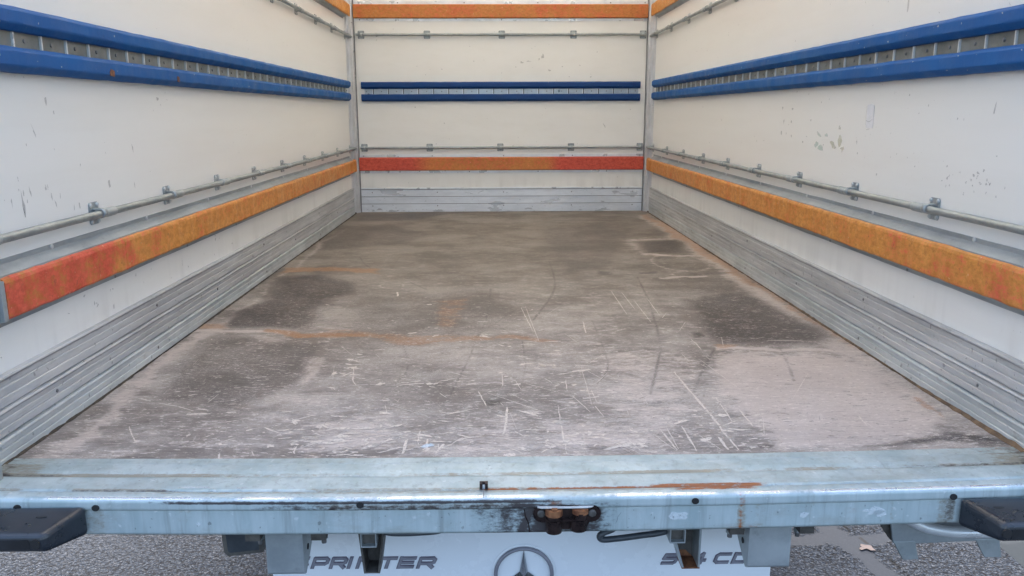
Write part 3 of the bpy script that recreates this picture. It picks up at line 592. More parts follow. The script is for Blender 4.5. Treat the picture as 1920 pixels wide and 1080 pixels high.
# ================================================================== orange bump rails
sc_dark = disc_mesh('screw', .0042, .002, 'screw'); sc_lt = disc_mesh('screw', .0055, .003, 'screw_light')
def hat(zb, zt):
    """channel profile (distance from wall, z)"""
    return [(0, zb), (.0035, zb), (.0040, zb+.008), (.026, zb+.016), (.026, zt-.026), (.007, zt-.013), (.0035, zt-.010), (.0035, zt), (0, zt)]
def orange_side(sx, side, lvl, zb, zt, y0, boards, y1=5.53):
    t = thing('bump_rail', {('left', 'lower'): 'worn red and orange bump rail low on the left wall',
                            ('right', 'lower'): 'scuffed orange bump rail low on the right wall',
                            ('left', 'upper'): 'orange bump rail high on the left wall, cut by the top of the photo',
                            ('right', 'upper'): 'orange bump rail high on the right wall, cut by the top of the photo'}[(side, lvl)], 'bump rail', (sx*1.03, 3.5, zb), 'orange bump rails')
    MB().prism([(sx*(1.0395-a), z) for a, z in hat(zb, zt)], 'y', y0, y1, 40, .0003).build('channel', 'flange', t)
    for (a, c, mt, lb) in boards:
        d = .0262
        pr = [(sx*(1.0395-q), z) for q, z in ((d, zb+.021), (d+.006, zb+.021), (d+.0085, zb+.026), (d+.0085, zt-.040), (d+.006, zt-.033), (d-.004, zt-.0265), (d-.010, zt-.0265), (d-.003, zt-.033))]
        o = MB().prism(pr, 'y', a+.0008, c-.0008, max(4, int((c-a)/.03)), .00055).build('board', mt, t)
        if lb: o['label'] = lb
    y = 1.7784-.4975
    while y < y1:
        if y > y0:
            place(sc_lt, 'screw', (sx*1.0358, y, zt-.0045), t, RX_L if sx < 0 else RX_R)
            place(sc_dark, 'screw', (sx*1.0362, y-.22, zb+.004), t, RX_L if sx < 0 else RX_R)
        y += .4975
    return t
tl = orange_side(-1, 'left', 'lower', .274, .4065, 1.42, [(1.545, 2.064, 'board_left', 'scraped red and orange board at the tail end'), (2.064, 2.51, 'board_left', 'orange board flecked with red'), (2.51, 5.62, 'board_orange', None)])
tr = orange_side(1, 'right', 'lower', .276, .4085, 1.42, [(1.43, 2.222, 'board_mixed', 'orange board with red scuffs at the tail end'), (2.222, 5.62, 'board_orange', None)])
MB().box(-1.015, -1.006, 1.530, 1.5445, .292, .372).build('end_cap', 'galv', tl, .001)
orange_side(-1, 'left', 'upper', 1.298, 1.4285, 1.42, [(1.43, 5.62, 'board_dull', None)])
orange_side(1, 'right', 'upper', 1.298, 1.4285, 1.42, [(1.43, 5.62, 'board_dull', None)])
def orange_back(lvl, zb, zt, mt, xs1, xs2, lb):
    t = thing('bump_rail', lb, 'bump rail', (0, 5.71, zb), 'orange bump rails')
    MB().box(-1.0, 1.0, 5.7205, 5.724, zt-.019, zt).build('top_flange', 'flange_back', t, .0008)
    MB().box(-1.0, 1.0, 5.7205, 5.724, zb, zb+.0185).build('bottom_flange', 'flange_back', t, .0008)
    MB().prism([(5.724, zb+.0187), (5.704, zb+.0187), (5.700, zb+.024), (5.700, zt-.027), (5.704, zt-.0215), (5.724, zt-.0195)], 'x', -1.0, 1.0, 40, .0003).build('board', mt, t)
    for x in xs1: place(sc_dark, 'screw', (x, 5.7205, zt-.010), t, R_BK)
    for x in xs2: place(sc_dark, 'screw', (x, 5.7205, zb+.009), t, R_BK)
orange_back('lower', .276, .4055, 'board_back_low', (-.97, -.49, .012, .498, .975), (-.72, -.23, .256, .742), 'red and orange striped bump rail low on the back wall')
orange_back('upper', 1.300, 1.4290, 'board_back_up', (-.96, -.70, -.25, .25, .745, .98), (-.96, .003, .498), 'dull orange bump rail high on the back wall')

# ================================================================== load tubes
bolt_m = disc_mesh('bolt', .0052, .004, 'screw_light', 8)
bolt_d = disc_mesh('bolt', .0038, .0035, 'screw', 8)
def bracket_mb():
    """plate 45 x 54 mm folded round the tube; local frame: plate in YZ plane facing +X"""
    b = MB(); b.prism([(-.0225, -.022), (-.0185, -.027), (.0185, -.027), (.0225, -.022), (.0225, .022), (.0185, .027), (-.0185, .027), (-.0225, .022)], 'x', 0, .0022)
    n = 14
    vs = []
    for yy in (-.0095, .0095):
        for r in (.0122, .0096):
            for j in range(n): a = 2*math.pi*j/n; vs.append((.020+r*math.cos(a), yy, r*math.sin(a)))
    fs = [(j, (j+1) % n, 2*n+(j+1) % n, 2*n+j) for j in range(n)]+[(j, n+j, n+(j+1) % n, (j+1) % n) for j in range(n)]+[(2*n+j, 2*n+(j+1) % n, 3*n+(j+1) % n, 3*n+j) for j in range(n)]
    b.add(vs, fs, True)
    b.box(.002, .014, -.0095, .0095, .0085, .0118).box(.002, .014, -.0095, .0095, -.0118, -.0085)
    return b.mesh('bracket', MAT['galv'], (0, 0, 0))
BRK = bracket_mb()
def add_bracket(t, loc, rz, bm):
    o = place(BRK, 'bracket', loc, t, (0, 0, rz))
    for dy in (-.0165, .0165):
        for dz in (-.0205, .0205):
            q = bpy.data.objects.new('bolt', bm); COL.objects.link(q); q.parent = o; q.location = (.0022, dy, dz); q.rotation_euler = (0, math.pi/2, 0)
def tube_side(sx, side, lvl, z, ysb, y_near):
    t = thing('load_tube', 'galvanised tube in clamp brackets on the %s wall, %s' % (side, 'just above the lower orange rail' if lvl == 'lower' else 'just below the upper orange rail'), 'metal tube', (sx*1.02, 3.5, z), 'load tubes in brackets')
    n = 24; pts = [(sx*1.0195+rng.normal(0, .0002), y_near+(5.70-y_near)*i/n, z+rng.normal(0, .00025)) for i in range(n+1)]
    MB().tube(pts, .0092, 14).build('tube', 'tube', t)
    col = MB().tube([(0, -.026, 0), (0, -.022, 0), (0, .022, 0), (0, .026, 0)], [.0098, .0114, .0114, .0098], 14).mesh('collar', MAT['galv'], (0, 0, 0))
    for y in ysb:
        add_bracket(t, (sx*1.0395, y, z+.001), 0 if sx < 0 else math.pi, bolt_m)
        place(col, 'collar', (sx*1.0195, y+.040, z), t)
yb = [1.548]+[1.985+.4478*k for k in range(9)]
tube_side(-1, 'left', 'lower', .4495, [1.50]+[1.988+.4478*k for k in range(9)], 1.42)
tube_side(1, 'right', 'lower', .4520, [1.50]+[1.962+.4500*k for k in range(9)], 1.42)
tube_side(-1, 'left', 'upper', 1.197, [1.988+.4478*k for k in range(9)], 1.42)
tube_side(1, 'right', 'upper', 1.199, [1.962+.4500*k for k in range(9)], 1.42)
for lvl, z, xsb in (('lower', .4525, (-.963, -.507, -.011, .487, .973)), ('upper', 1.2118, (-.955, -.507, .004, .495, .973))):
    t = thing('load_tube', 'galvanised tube in clamp brackets across the back wall, %s' % ('just above the lower red rail' if lvl == 'lower' else 'just below the upper orange rail'), 'metal tube', (0, 5.7, z), 'load tubes in brackets')
    MB().tube([(-.99+1.98*i/20, 5.7045+rng.normal(0, .0004), z+rng.normal(0, .0006)) for i in range(21)], .0088, 12).build('tube', 'tube', t)
    for x in xsb: add_bracket(t, (x, 5.724, z), -math.pi/2, bolt_d)

# ================================================================== kick plates
def plank_prof(z0, z1, d0, lip):
    """ribbed aluminium plank (distance from wall, z), small step at its top edge and two shallow grooves"""
    h = z1-z0; P = [(0, z0), (d0-.004, z0), (d0, z0+.004)]
    for k in (.36, .66):
        zc = z0+h*k; P += [(d0, zc-.0028), (d0-.0022, zc-.0012), (d0-.0022, zc+.0012), (d0, zc+.0028)]
    P += [(d0, z1-.009), (d0+lip, z1-.0055), (d0+lip, z1-.0035), (d0+lip-.002, z1), (0, z1)]
    return P
for sx, side in ((-1, 'left'), (1, 'right')):
    t = thing('kick_plate', 'scuffed ribbed aluminium kick plate along the foot of the %s wall' % side, 'kick plate', (sx*1.03, 3.5, 0), 'aluminium kick plates')
    for z0, z1, d, mt in ((.002, .0590, .012, 'kick_low'), (.0600, .1160, .011, 'kick'), (.1170, .1820, .010, 'kick')):
        MB().prism([(sx*(1.0395-a), z) for a, z in plank_prof(z0, z1, d, .0045)], 'y', 1.44, 5.593, 60, .00025).build('plank', mt, t)
    for i, y in enumerate(np.arange(1.72, 5.5, .55)):
        for z in ((.03, .15) if i % 2 else (.088,)): place(sc_dark, 'screw', (sx*(1.0395-.0115), y+rng.normal(0, .02), z), t, RX_L if sx < 0 else RX_R)
    b = MB(); pl = (lambda u, v, h: (-1.0270+h, u, v)) if sx < 0 else (lambda u, v, h: (1.0270-h, u, v))
    for i in range(130):
        u, v = rng.uniform(1.46, 4.0), rng.uniform(.01, .17); blob(b, u, v, rng.uniform(.001, .006), rng.uniform(.001, .005), pl, 0, 6, .4, rng.uniform(0, 3))
    stuff(b.build('scuff', 'mark_black', t))
    b = MB()
    for i in range(60):
        u, v = rng.uniform(1.46, 3.6), rng.choice([.055, .112, .178])+rng.normal(0, .003); ribbon(b, [(u, v), (u+rng.uniform(.01, .06), v+rng.normal(0, .002))], .0012, pl, .0042, .3)
    stuff(b.build('scrape', 'mark_white', t))
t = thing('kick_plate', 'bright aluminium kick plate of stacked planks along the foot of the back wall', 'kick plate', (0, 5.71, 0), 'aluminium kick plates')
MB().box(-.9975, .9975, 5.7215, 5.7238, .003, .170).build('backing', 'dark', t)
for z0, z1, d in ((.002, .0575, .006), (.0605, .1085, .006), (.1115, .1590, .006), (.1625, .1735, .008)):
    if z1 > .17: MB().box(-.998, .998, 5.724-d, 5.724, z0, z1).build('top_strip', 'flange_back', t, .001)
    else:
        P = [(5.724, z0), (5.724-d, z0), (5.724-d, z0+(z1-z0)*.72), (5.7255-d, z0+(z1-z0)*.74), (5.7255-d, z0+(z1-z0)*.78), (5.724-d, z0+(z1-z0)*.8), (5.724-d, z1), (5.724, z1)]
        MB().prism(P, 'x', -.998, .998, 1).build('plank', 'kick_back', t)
for x in (-.92, -.46, .01, .495, .93):
    for z in (.14, .045): place(sc_dark, 'screw', (x, 5.718, z), t, R_BK)
b = MB()
for i in range(80): blob(b, rng.uniform(-.98, .98), rng.uniform(.004, .16)*(rng.random() if rng.random() < .7 else 1), rng.uniform(.001, .006), rng.uniform(.001, .004), lambda u, v, h: (u, 5.7172, v), 0, 7, .4)
stuff(b.build('grime', 'mark_dark', t))

# ================================================================== tail frame posts
for sx, side in ((-1, 'left'), (1, 'right')):
    t = thing('door_post', 'blue grey steel door post at the %s edge of the tail opening' % side, 'door post', (sx*1.05, 1.40, 0))
    MB().box(*sorted((sx*.992, sx*1.10)), 1.357, 1.4385, .006, H+.0005).build('post', 'galv', t, .004)
    MB().box(*sorted((sx*.995, sx*.989)), 1.385, 1.40, .02, H-.02).build('seal', 'rubber', t)
# ================================================================== tail sill
sill = thing('tail_sill', 'pale blue galvanised tail sill with rust streaks across the foot of the opening', 'sill', (0, 1.43, 0))
def strip(name, prof, x0, x1, nx, mat, parent, paint, thick=None):
    """open profile (y,z) swept along x, following the sag, with wear painted by paint(x, s, y, z) -> (dark, ochre, rust)"""
    P = []; 
    for (a, c) in zip(prof[:-1], prof[1:]):
        k = max(1, int(math.hypot(c[0]-a[0], c[1]-a[1])/.0022))
        P += [(a[0]+(c[0]-a[0])*j/k, a[1]+(c[1]-a[1])*j/k) for j in range(k)]
    P.append(prof[-1]); P = np.array(P); xs = np.linspace(x0, x1, nx); n = len(P)
    XX = np.repeat(xs[:, None], n, 1); YY = np.repeat(P[None, :, 0], nx, 0); ZZ = np.repeat(P[None, :, 1], nx, 0)
    lens_bow = .0125*np.clip((1.9-YY)/.55, 0, 1)*(XX**2-.25)  # same lens curve as in bow()
    dent = .0006*fbm(XX*1.0, YY*1.0+ZZ*3, 21, 9)
    ww = np.clip(paint(XX, YY, ZZ), 0, 1)
    idx = np.arange(nx*n).reshape(nx, n); q = np.stack([idx[:-1, :-1], idx[1:, :-1], idx[1:, 1:], idx[:-1, 1:]], -1).reshape(-1, 4)
    me = bpy.data.meshes.new(name)
    c = np.array([0, P[:, 0].mean(), P[:, 1].mean()])
    me.from_pydata((np.stack([XX, YY, ZZ+lens_bow+dent], -1).reshape(-1, 3)-c).tolist(), [], q.tolist())
    at = me.attributes.new('wear', 'FLOAT_VECTOR', 'POINT'); at.data.foreach_set('vector', ww.reshape(-1).astype(np.float32))
    me.materials.append(mat); me.polygons.foreach_set('use_smooth', [True]*len(me.polygons)); me.update()
    o = bpy.data.objects.new(name, me); COL.objects.link(o); o.parent = parent; o.location = Vector(c)-wl(parent); WLOC[o.name] = Vector(c)
    m = o.modifiers.new('solid', 'SOLIDIFY'); m.thickness = .0012; m.offset = 0
    return o
def S(a, lo, hi): t = np.clip((a-lo)/(hi-lo+1e-9), 0, 1); return t*t*(3-2*t)
def band(a, lo, hi, s=.002): return S(a, lo-s, lo)*(1-S(a, hi, hi+s))
def st(*a): return np.stack(a, -1)
def p_inner(X, Y, Z):
    n = fbm(X, Y, 31, 9); o = .25*band(Y, 1.500, 1.503)+.5*band(np.abs(X), .93, 1.04, .05)*(.5+n)
    return st(.3*band(np.abs(X), 1.0, 1.04, .03)+0*X, o, .15*band(np.abs(X), .95, 1.04, .05)+0*X)
def p_tread(X, Y, Z):
    n = fbm(X, Y, 32, 7)
    o = band(Y, 1.447, 1.457, .006)*(.45+.5*n+.25*band(X, .0, .35, .2)+.35*band(X, -.9, -.6, .1)) + .7*band(np.abs(X), .96, 1.04, .04)
    d = .45*band(Y, 1.447, 1.455, .004)*(band(X, -1.04, -.90, .05)+band(X, .80, 1.04, .12)) + .35*band(np.abs(X), 1.0, 1.04, .02)
    return st(d, o, 0*X)
def p_outer(X, Y, Z):
    n = fbm(X, Y, 33, 8)
    r = band(Y, 1.388, 1.3915, .0022)*(1.*band(X, .01, .28, .02)+1.*band(X, -.07, -.02, .02))+band(Y, 1.387, 1.3975, .003)*.85*band(X, .27, .42, .05)
    o = band(Y, 1.386, 1.393, .004)*(.8*band(X, -.82, -.70, .05)+.7*band(X, -.35, .0, .1)+.6*band(X, -1.04, -.95, .04))
    return st(.55*band(Y, 1.386, 1.390, .002)*band(X, -.82, -.66, .05), o, r)
def p_lip(X, Y, Z):
    n = fbm(X, Z*3, 34, 14); top = S(Y, 1.362, 1.368)
    low = band(Z, -.0085, -.0045, .002)
    d = (1-top)*band(Z, -.0080, -.0035, .0014)*band(X, -.60, .0, .12)*.95 + (1-top)*band(Z, -.0225, -.013, .004)*(band(X, -.42, -.0, .12)*.52+band(X, .0, .16, .05)*.3)+top*.3*band(Y, 1.3605, 1.363, .002)*band(X, -.5, .05, .1)
    r = .8*band(Y, 1.375, 1.384, .003)*band(X, .30, .42, .03)+(1-top)*band(Z, -.012, -.003, .004)*.4*band(X, .04, .11, .02)*(.5+n)+.6*band(X, .399, .407, .004)*(1-top)*(.6+n)
    o = .5*band(Y, 1.375, 1.384, .002)*band(X, -.6, .3, .2)+.5*(1-top)*band(Z, -.02, -.010, .004)*band(X, -.35, -.05, .1)
    return st(d, o, r)
def p_face(X, Y, Z):
    n = fbm(X*3, Z*.6, 35, 10)
    o = .5*band(X, .397, .409, .004)+.3*band(X, .685, .688, .002)+.45*band(np.abs(X), .775, .80, .008)+.35*S(n, .25, .6)
    r = .55*band(X, .4005, .4045, .002)*(.8+n)+.4*band(Z, -.070, -.067, .002)*band(X, .38, .43, .02)+.4*np.exp(-((X-.615)/.007)**2-((Z+.040)/.006)**2)
    d = .62*band(X-.35*(Z+.05), -.003, .004, .004)*S(-Z, .02, .03)+.40*band(X, -.06, .0, .06)+.30*band(X, .0, .15, .03)+.25*band(X, -.45, .0, .2)*S(n, .0, .5)+.5*band(np.abs(X), .788, .80, .006)*(.4+n)+.35*band(X, .03, .135, .02)
    return st(d, o, r)
strip('inner_strip', [(1.5325, .0008), (1.5060, .0012), (1.5050, .0002), (1.5045, -.0060)], -1.035, 1.035, 300, MAT['sill'], sill, p_inner)
strip('tread_plate', [(1.5010, -.0060), (1.5006, .0022), (1.4990, .0034), (1.470, .0030), (1.4560, .0008), (1.4510, -.0006), (1.4480, .0004)], -1.035, 1.035, 400, MAT['sill'], sill, p_tread)
strip('outer_plate', [(1.4478, .0002), (1.440, .0016), (1.3930, .0022), (1.3900, .0005), (1.3870, -.0022)], -1.035, 1.035, 500, MAT['sill'], sill, p_outer)
strip('front_lip', [(1.3868, -.0030), (1.3850, .0008), (1.3760, .0016), (1.3655, .0014), (1.3610, .0002), (1.3578, -.0022), (1.3562, -.0055), (1.3560, -.0180), (1.3568, -.0205), (1.3590, -.0225)], -1.12, 1.12, 600, MAT['sill'], sill, p_lip)
strip('front_face', [(1.3610, -.0215), (1.3601, -.0240), (1.3600, -.068), (1.3615, -.0715), (1.400, -.0720)], -1.12, 1.12, 500, MAT['sill'], sill, p_face)
MB().box(-1.12, 1.12, 1.395, 1.533, -.070, -.012).build('sill_core', 'channel', sill)
hole = MB().prism([(.0068*math.cos(a), .0060*math.sin(a)) for a in np.linspace(0, 2*math.pi, 14, endpoint=False)], 'y', -.0012, .0012).mesh('drain_hole', MAT['dark'], (0, 0, 0))
for x, z in ((-.9221, -.0105), (-.7819, -.013), (-.3029, -.014), (.3141, -.0145), (.7961, -.0130)):
    place(hole, 'drain_hole', (x, 1.3546, z+.0015), sill)
# wear marks and a painted lip highlight lying on the sill
PS = lambda u, v, h: (u, v, h+bow(u, v)); PF = lambda u, v, h: (u, 1.3594-h, v+bow(u, 1.356))
b = MB()
for u, v, a, c in ((-.6438, 1.467, .004, .007), (-.62, 1.40, .03, .004), (-.53, 1.397, .012, .004), (.42, 1.398, .03, .003), (-.32, 1.445, .008, .003), (-.71, 1.475, .003, .003), (-.02, 1.46, .003, .002)):
    blob(b, u, v, a, c, PS, .0036, 10, .2)
for i in range(70): blob(b, rng.uniform(-1, 1), rng.uniform(1.39, 1.53), rng.uniform(.0008, .0035), rng.uniform(.0006, .002), PS, .0036, 6, .4)
for u, v, a, c in ((.285, -.042, .02, .007), (.52, -.046, .008, .006), (.65, -.042, .022, .008), (-.60, -.05, .004, .004), (.665, -.047, .012, .006)): blob(b, u, v, a, c, PF, .0012, 12, .25)
ribbon(b, [(-.47, 1.432), (-.473, 1.42), (-.463, 1.41)], .002, PS, .0036)
ribbon(b, [(-.9, 1.3635), (-.2, 1.3635)], .0035, PS, .0022, .5)  # pale strip painting the bright highlight along the lip edge
stuff(b.build('pale_scrape', 'mark_white', sill), 'white scrapes and painted lip highlight on the galvanised sill')
b = MB()
for i in range(60): blob(b, rng.uniform(-1, 1), rng.uniform(1.39, 1.53), rng.uniform(.0008, .003), rng.uniform(.0006, .002), PS, .0038, 6, .4)
for i in range(60): blob(b, rng.uniform(-.75, .8), rng.uniform(-.066, -.026), rng.uniform(.0006, .002), rng.uniform(.0006, .003), PF, .0012, 6, .4)
ribbon(b, [(-.584, 1.412), (-.574, 1.420), (-.560, 1.424)], .0016, PS, .004)
ribbon(b, [(.168, -.055), (.172, -.042), (.178, -.032)], .0013, PF, .0014)
for x in (-.58, -.38): blob(b, x, -.048, .0035, .0035, PF, .0016, 8, .15)
stuff(b.build('dark_speck', 'mark_black', sill))
# weld seam
b = MB(); ribbon(b, [(-.002, -.024), (.000, -.038), (.006, -.052), (.008, -.070)], .0022, PF, .0012, .15, False, None, .02); b.build('weld_seam', 'grease', sill)

clip = thing('sill_clip', 'small black metal clip standing on the sill left of centre', 'clip', (-.0767, 1.388, 0))
MB().box(-.0845, -.0795, 1.3845, 1.3945, .000, .0125).box(-.0740, -.0690, 1.3845, 1.3945, .000, .0125).box(-.0846, -.0689, 1.3900, 1.3950, .0005, .0130).build('clip_body', 'grease', clip, .0006)
MB().box(-.0790, -.0745, 1.3850, 1.3895, .001, .0090).build('pin', 'screw_light', clip, .001)
MB().box(-.0775, -.0760, 1.358, 1.3845, .0022, .0030).build('tongue', 'screw', clip)

# ================================================================== latch striker
lt = thing('latch_striker', 'rusty black latch striker bolted to the middle of the sill front', 'latch', (.077, 1.35, -.035))
def stadium(x0, x1, z0, z1, n=8):
    r = (z1-z0)/2; zc = (z0+z1)/2
    return [(x1-r+r*math.sin(math.pi*i/n), zc+r*math.cos(math.pi*i/n)) for i in range(n+1)]+[(x0+r-r*math.sin(math.pi*i/n), zc-r*math.cos(math.pi*i/n)) for i in range(n+1)]
MB().prism(stadium(.014, .140, -.052, -.018), 'y', 1.3545, 1.3598).build('mount_plate', 'grease', lt, .0005)
MB().prism(stadium(.036, .121, -.0655, -.019), 'y', 1.3530, 1.3546).build('recess_plate', 'grease', lt, .0005)
MB().prism([(.022, 1.3556), (.022, 1.3505), (.030, 1.3470), (.112, 1.3470), (.122, 1.3500), (.127, 1.3556)], 'z', -.0205, -.0190).build('hood', 'rib', lt, .0004)
MB().prism([(.038, 1.3536), (.038, 1.3440), (.042, 1.3420), (.107, 1.3420), (.111, 1.3440), (.111, 1.3536)], 'z', -.0440, -.0415).build('shelf', 'grease', lt, .0004)
def half_cyl(cx, cy, r, z0, z1):
    return MB().prism([(cx+r*math.cos(a), cy+r*.95*math.sin(a)) for a in np.linspace(0, 2*math.pi, 20, endpoint=False)], 'z', z0, z1)
half_cyl(.0525, 1.3525, .0160, -.0350, -.0225).build('roller', 'rust', lt, .003)
half_cyl(.1010, 1.3530, .0150, -.0320, -.0225).build('roller', 'rust', lt, .003)
half_cyl(.0525, 1.3490, .0120, -.0415, -.0312).build('roller_neck', 'grease', lt, .001)
half_cyl(.1010, 1.3500, .0120, -.0415, -.0292).build('roller_neck', 'grease', lt, .001)
half_cyl(.0525, 1.3525, .0150, -.0690, -.0441).build('roller_foot', 'grease', lt, .002)
half_cyl(.0980, 1.3530, .0160, -.0650, -.0441).build('roller_foot', 'grease', lt, .002)
MB().box(.0475, .0585, 1.3400, 1.3470, -.0216, -.0188).build('nut', 'rust', lt, .001)
for x in (.0292, .1235): place(disc_mesh('bolt', .0075, .004, 'channel'), 'bolt', (x, 1.3546, -.034), lt, R_BK)

# ================================================================== rubber bumpers
for sx, side in ((-1, 'left'), (1, 'right')):
    t = thing('rubber_bumper', 'black rubber dock bumper with a chamfered end at the %s of the sill front' % side, 'rubber bumper', (sx*.93, 1.31, -.035), 'black rubber bumpers')
    zo = -.002 if sx < 0 else -.008; xo = 0 if sx < 0 else .010
    yb_, yf_ = 1.3560, 1.268
    T = [(sx*(.797+xo), yb_, -.004+zo), (sx*1.12, yb_, -.004+zo), (sx*1.12, yf_, -.013+zo), (sx*(.832+xo), yf_, -.013+zo)]
    B_ = [(sx*(.797+xo), yb_, -.062+zo), (sx*1.12, yb_, -.062+zo), (sx*1.12, yf_, -.046+zo), (sx*(.826+xo), yf_, -.048+zo)]
    if sx < 0: T[3] = (sx*.832, yf_, -.014+zo)
    b = MB().add(T+B_, [(0, 1, 2, 3), (7, 6, 5, 4), (3, 2, 6, 7), (0, 3, 7, 4), (1, 5, 6, 2), (0, 4, 5, 1)])
    b.build('block', 'rubber', t, .010, 4)
    MB().box(*sorted((sx*.855, sx*1.12)), yf_-.0006, yf_+.001, -.0405+zo, -.0225+zo).build('front_groove', 'rubber_in', t)
    for x in (.845, .93, 1.02): place(MB().prism([(.0085*math.cos(a), .0085*math.sin(a)) for a in np.linspace(0, 2*math.pi, 16, endpoint=False)], 'y', -.002, .002).mesh('bolt_hole', MAT['dark'], (0, 0, 0)), 'bolt_hole', (sx*x, yf_-.001, -.030+zo), t)
    MB().prism([(sx*.86+.01*math.cos(a), yf_+.052+.004*math.sin(a)) for a in np.linspace(0, 2*math.pi, 12, endpoint=False)], 'z', -.0075+zo, -.0068+zo).build('dent', 'rubber_in', t)

# ================================================================== hanging boxes under the sill
def hang_box(sx, x0, x1, label):
    t = thing('bracket_box', label, 'steel bracket', ((x0+x1)/2, 1.44, -.08), 'square bracket boxes under the sill')
    m = sx  # side face that shows towards the middle is chamfered at its foot
    pr = [(1.4000, -.0722), (1.4000, -.1785), (1.4150, -.1855), (1.4700, -.1500), (1.4850, -.1200), (1.4850, -.0722)]
    MB().prism(pr, 'x', x0, x1).build('box_body', 'galv', t, .004, 3)
    MB().box(x0-.002, x1+.002, 1.404, 1.470, -.0845, -.0735).build('cap_seam', 'channel', t)
    xi = x1 if sx < 0 else x0
    place(MB().prism([(.006*math.cos(a), .006*math.sin(a)) for a in np.linspace(0, 2*math.pi, 12, endpoint=False)], 'x', -.001, .001).mesh('side_hole', MAT['dark'], (0, 0, 0)), 'side_hole', (xi+(.0005 if sx < 0 else -.0005), 1.435, -.14), t)
    for dx in (-.024, .030+(x1-x0)):
        xx = x0+dx
        o = MB().prism([(xx+.0085*math.cos(a), 1.445+.0085*math.sin(a)) for a in np.linspace(0, 2*math.pi, 6, endpoint=False)], 'z', -.128, -.108).build('nut', 'galv', t, .0008)
        MB().prism([(xx+.005*math.cos(a), 1.445+.005*math.sin(a)) for a in np.linspace(0, 2*math.pi, 8, endpoint=False)], 'z', -.138, -.06).build('bolt', 'screw', t)
        MB().box(xx-.014, xx+.014, 1.40, 1.47, -.108, -.073).build('lug', 'channel', t)
    return t
hang_box(-1, -.4940, -.4235, 'square galvanised bracket box under the left half of the sill')
hang_box(1, .4345, .5160, 'square galvanised bracket box under the right half of the sill')

lamp = thing('light_housing', 'dark grey rear light housing left of the left bracket box', 'light housing', (-.56, 1.5, -.14))
MB().prism([(-.603, -.115), (-.600, -.172), (-.592, -.180), (-.520, -.172), (-.515, -.115)], 'y', 1.47, 1.54).build('housing', 'channel', lamp, .005, 3)
MB().prism([(-.594, -.125), (-.592, -.168), (-.588, -.172), (-.530, -.166), (-.527, -.125)], 'y', 1.4688, 1.4705).build('lens', 'hose', lamp, .003)

# ================================================================== channels
def channel(xt0, xt1, xb0, xb1, zb, label, rusty, tx):
    t = thing('hanger_channel', label, 'steel channel', ((xt0+xt1)/2, 1.48, -.08), 'tapered channels under the sill')
    zt = -.0722; y0 = 1.44; y1 = 1.50
    b = MB(); b.quadpanel([(xt0, y1, zt), (xt1, y1, zt), (xb1, y1-.01, zb), (xb0, y1-.01, zb)], (0, .004, 0)); b.build('web', 'channel', t)
    for a, c, d in ((xt0, xb0, .004), (xt1-.004, xb1-.004, .004)):
        MB().quadpanel([(a, y0, zt), (a, y1, zt), (c, y1-.01, zb), (c, y0+.006, zb)], (d, 0, 0)).build('flange', 'galv' if rusty else 'channel', t)
    o = MB().quadpanel([(xb0, y0+.006, zb), (xb1, y0+.006, zb), (xb1, y1-.01, zb), (xb0, y1-.01, zb)], (0, 0, -.003)).build('foot', 'rust' if rusty else 'channel', t)
    if rusty:
        MB().quadpanel([(xb0+.001, y1-.0115, zb+.001), (xb1-.006, y1-.0115, zb+.001), (xb0+.001, y1-.006, zb+.028)], (0, .001, 0)).build('rust_patch', 'rust', t)
    # short square tube across the mouth
    w = .0155; zc = -.124
    b = MB()
    for (x0, x1, z0, z1) in ((-w, w, w-.0025, w), (-w, w, -w, -w+.0025), (-w, -w+.0025, -w+.0025, w-.0025), (w-.0025, w, -w+.0025, w-.0025)): b.box(tx+x0, tx+x1, 1.425, 1.488, zc+z0, zc+z1)
    b.build('square_tube', 'galv', t, .0005)
    MB().box(tx-w+.0026, tx+w-.0026, 1.437, 1.484, zc-w+.0026, zc+w-.0026).build('tube_inside', 'channel', t)
channel(-.329, -.268, -.3185, -.2865, -.2050, 'dark tapered steel channel under the sill, left of the star emblem', False, -.303)
channel(.279, .353, .318, .354, -.2050, 'tapered steel channel with a rusty orange foot, right of the star emblem', True, .302)

h = thing('hose', 'black hose looping out from under the sill right of the latch', 'hose', (.22, 1.45, -.13))
from mathutils.geometry import interpolate_bezier
def smooth_path(P, k=8):
    P = [Vector(p) for p in P]; out = []
    for i in range(len(P)-1):
        p0, p1, p2, p3 = P[max(i-1, 0)], P[i], P[i+1], P[min(i+2, len(P)-1)]
        for j in range(k):
            t = j/k; out.append(.5*((2*p1)+(p2-p0)*t+(2*p0-5*p1+4*p2-p3)*t*t+(3*p1-p0-3*p2+p3)*t**3))
    return out+[P[-1]]
MB().tube(smooth_path([(.215, 1.50, -.10), (.185, 1.462, -.122), (.160, 1.448, -.127), (.151, 1.446, -.133), (.156, 1.446, -.1405), (.178, 1.448, -.141), (.232, 1.45, -.1355), (.290, 1.455, -.128), (.38, 1.50, -.115)]), .0062, 12).build('hose_loop', 'hose', h)
h = thing('hose', 'thin black hose just showing under the sill left of the star emblem', 'hose', (-.20, 1.45, -.12))
MB().tube(smooth_path([(-.30, 1.46, -.118), (-.2603, 1.45, -.1245), (-.1918, 1.45, -.1235), (-.160, 1.45, -.118), (-.12, 1.46, -.10)]), .0045, 10).build('hose_run', 'hose', h)

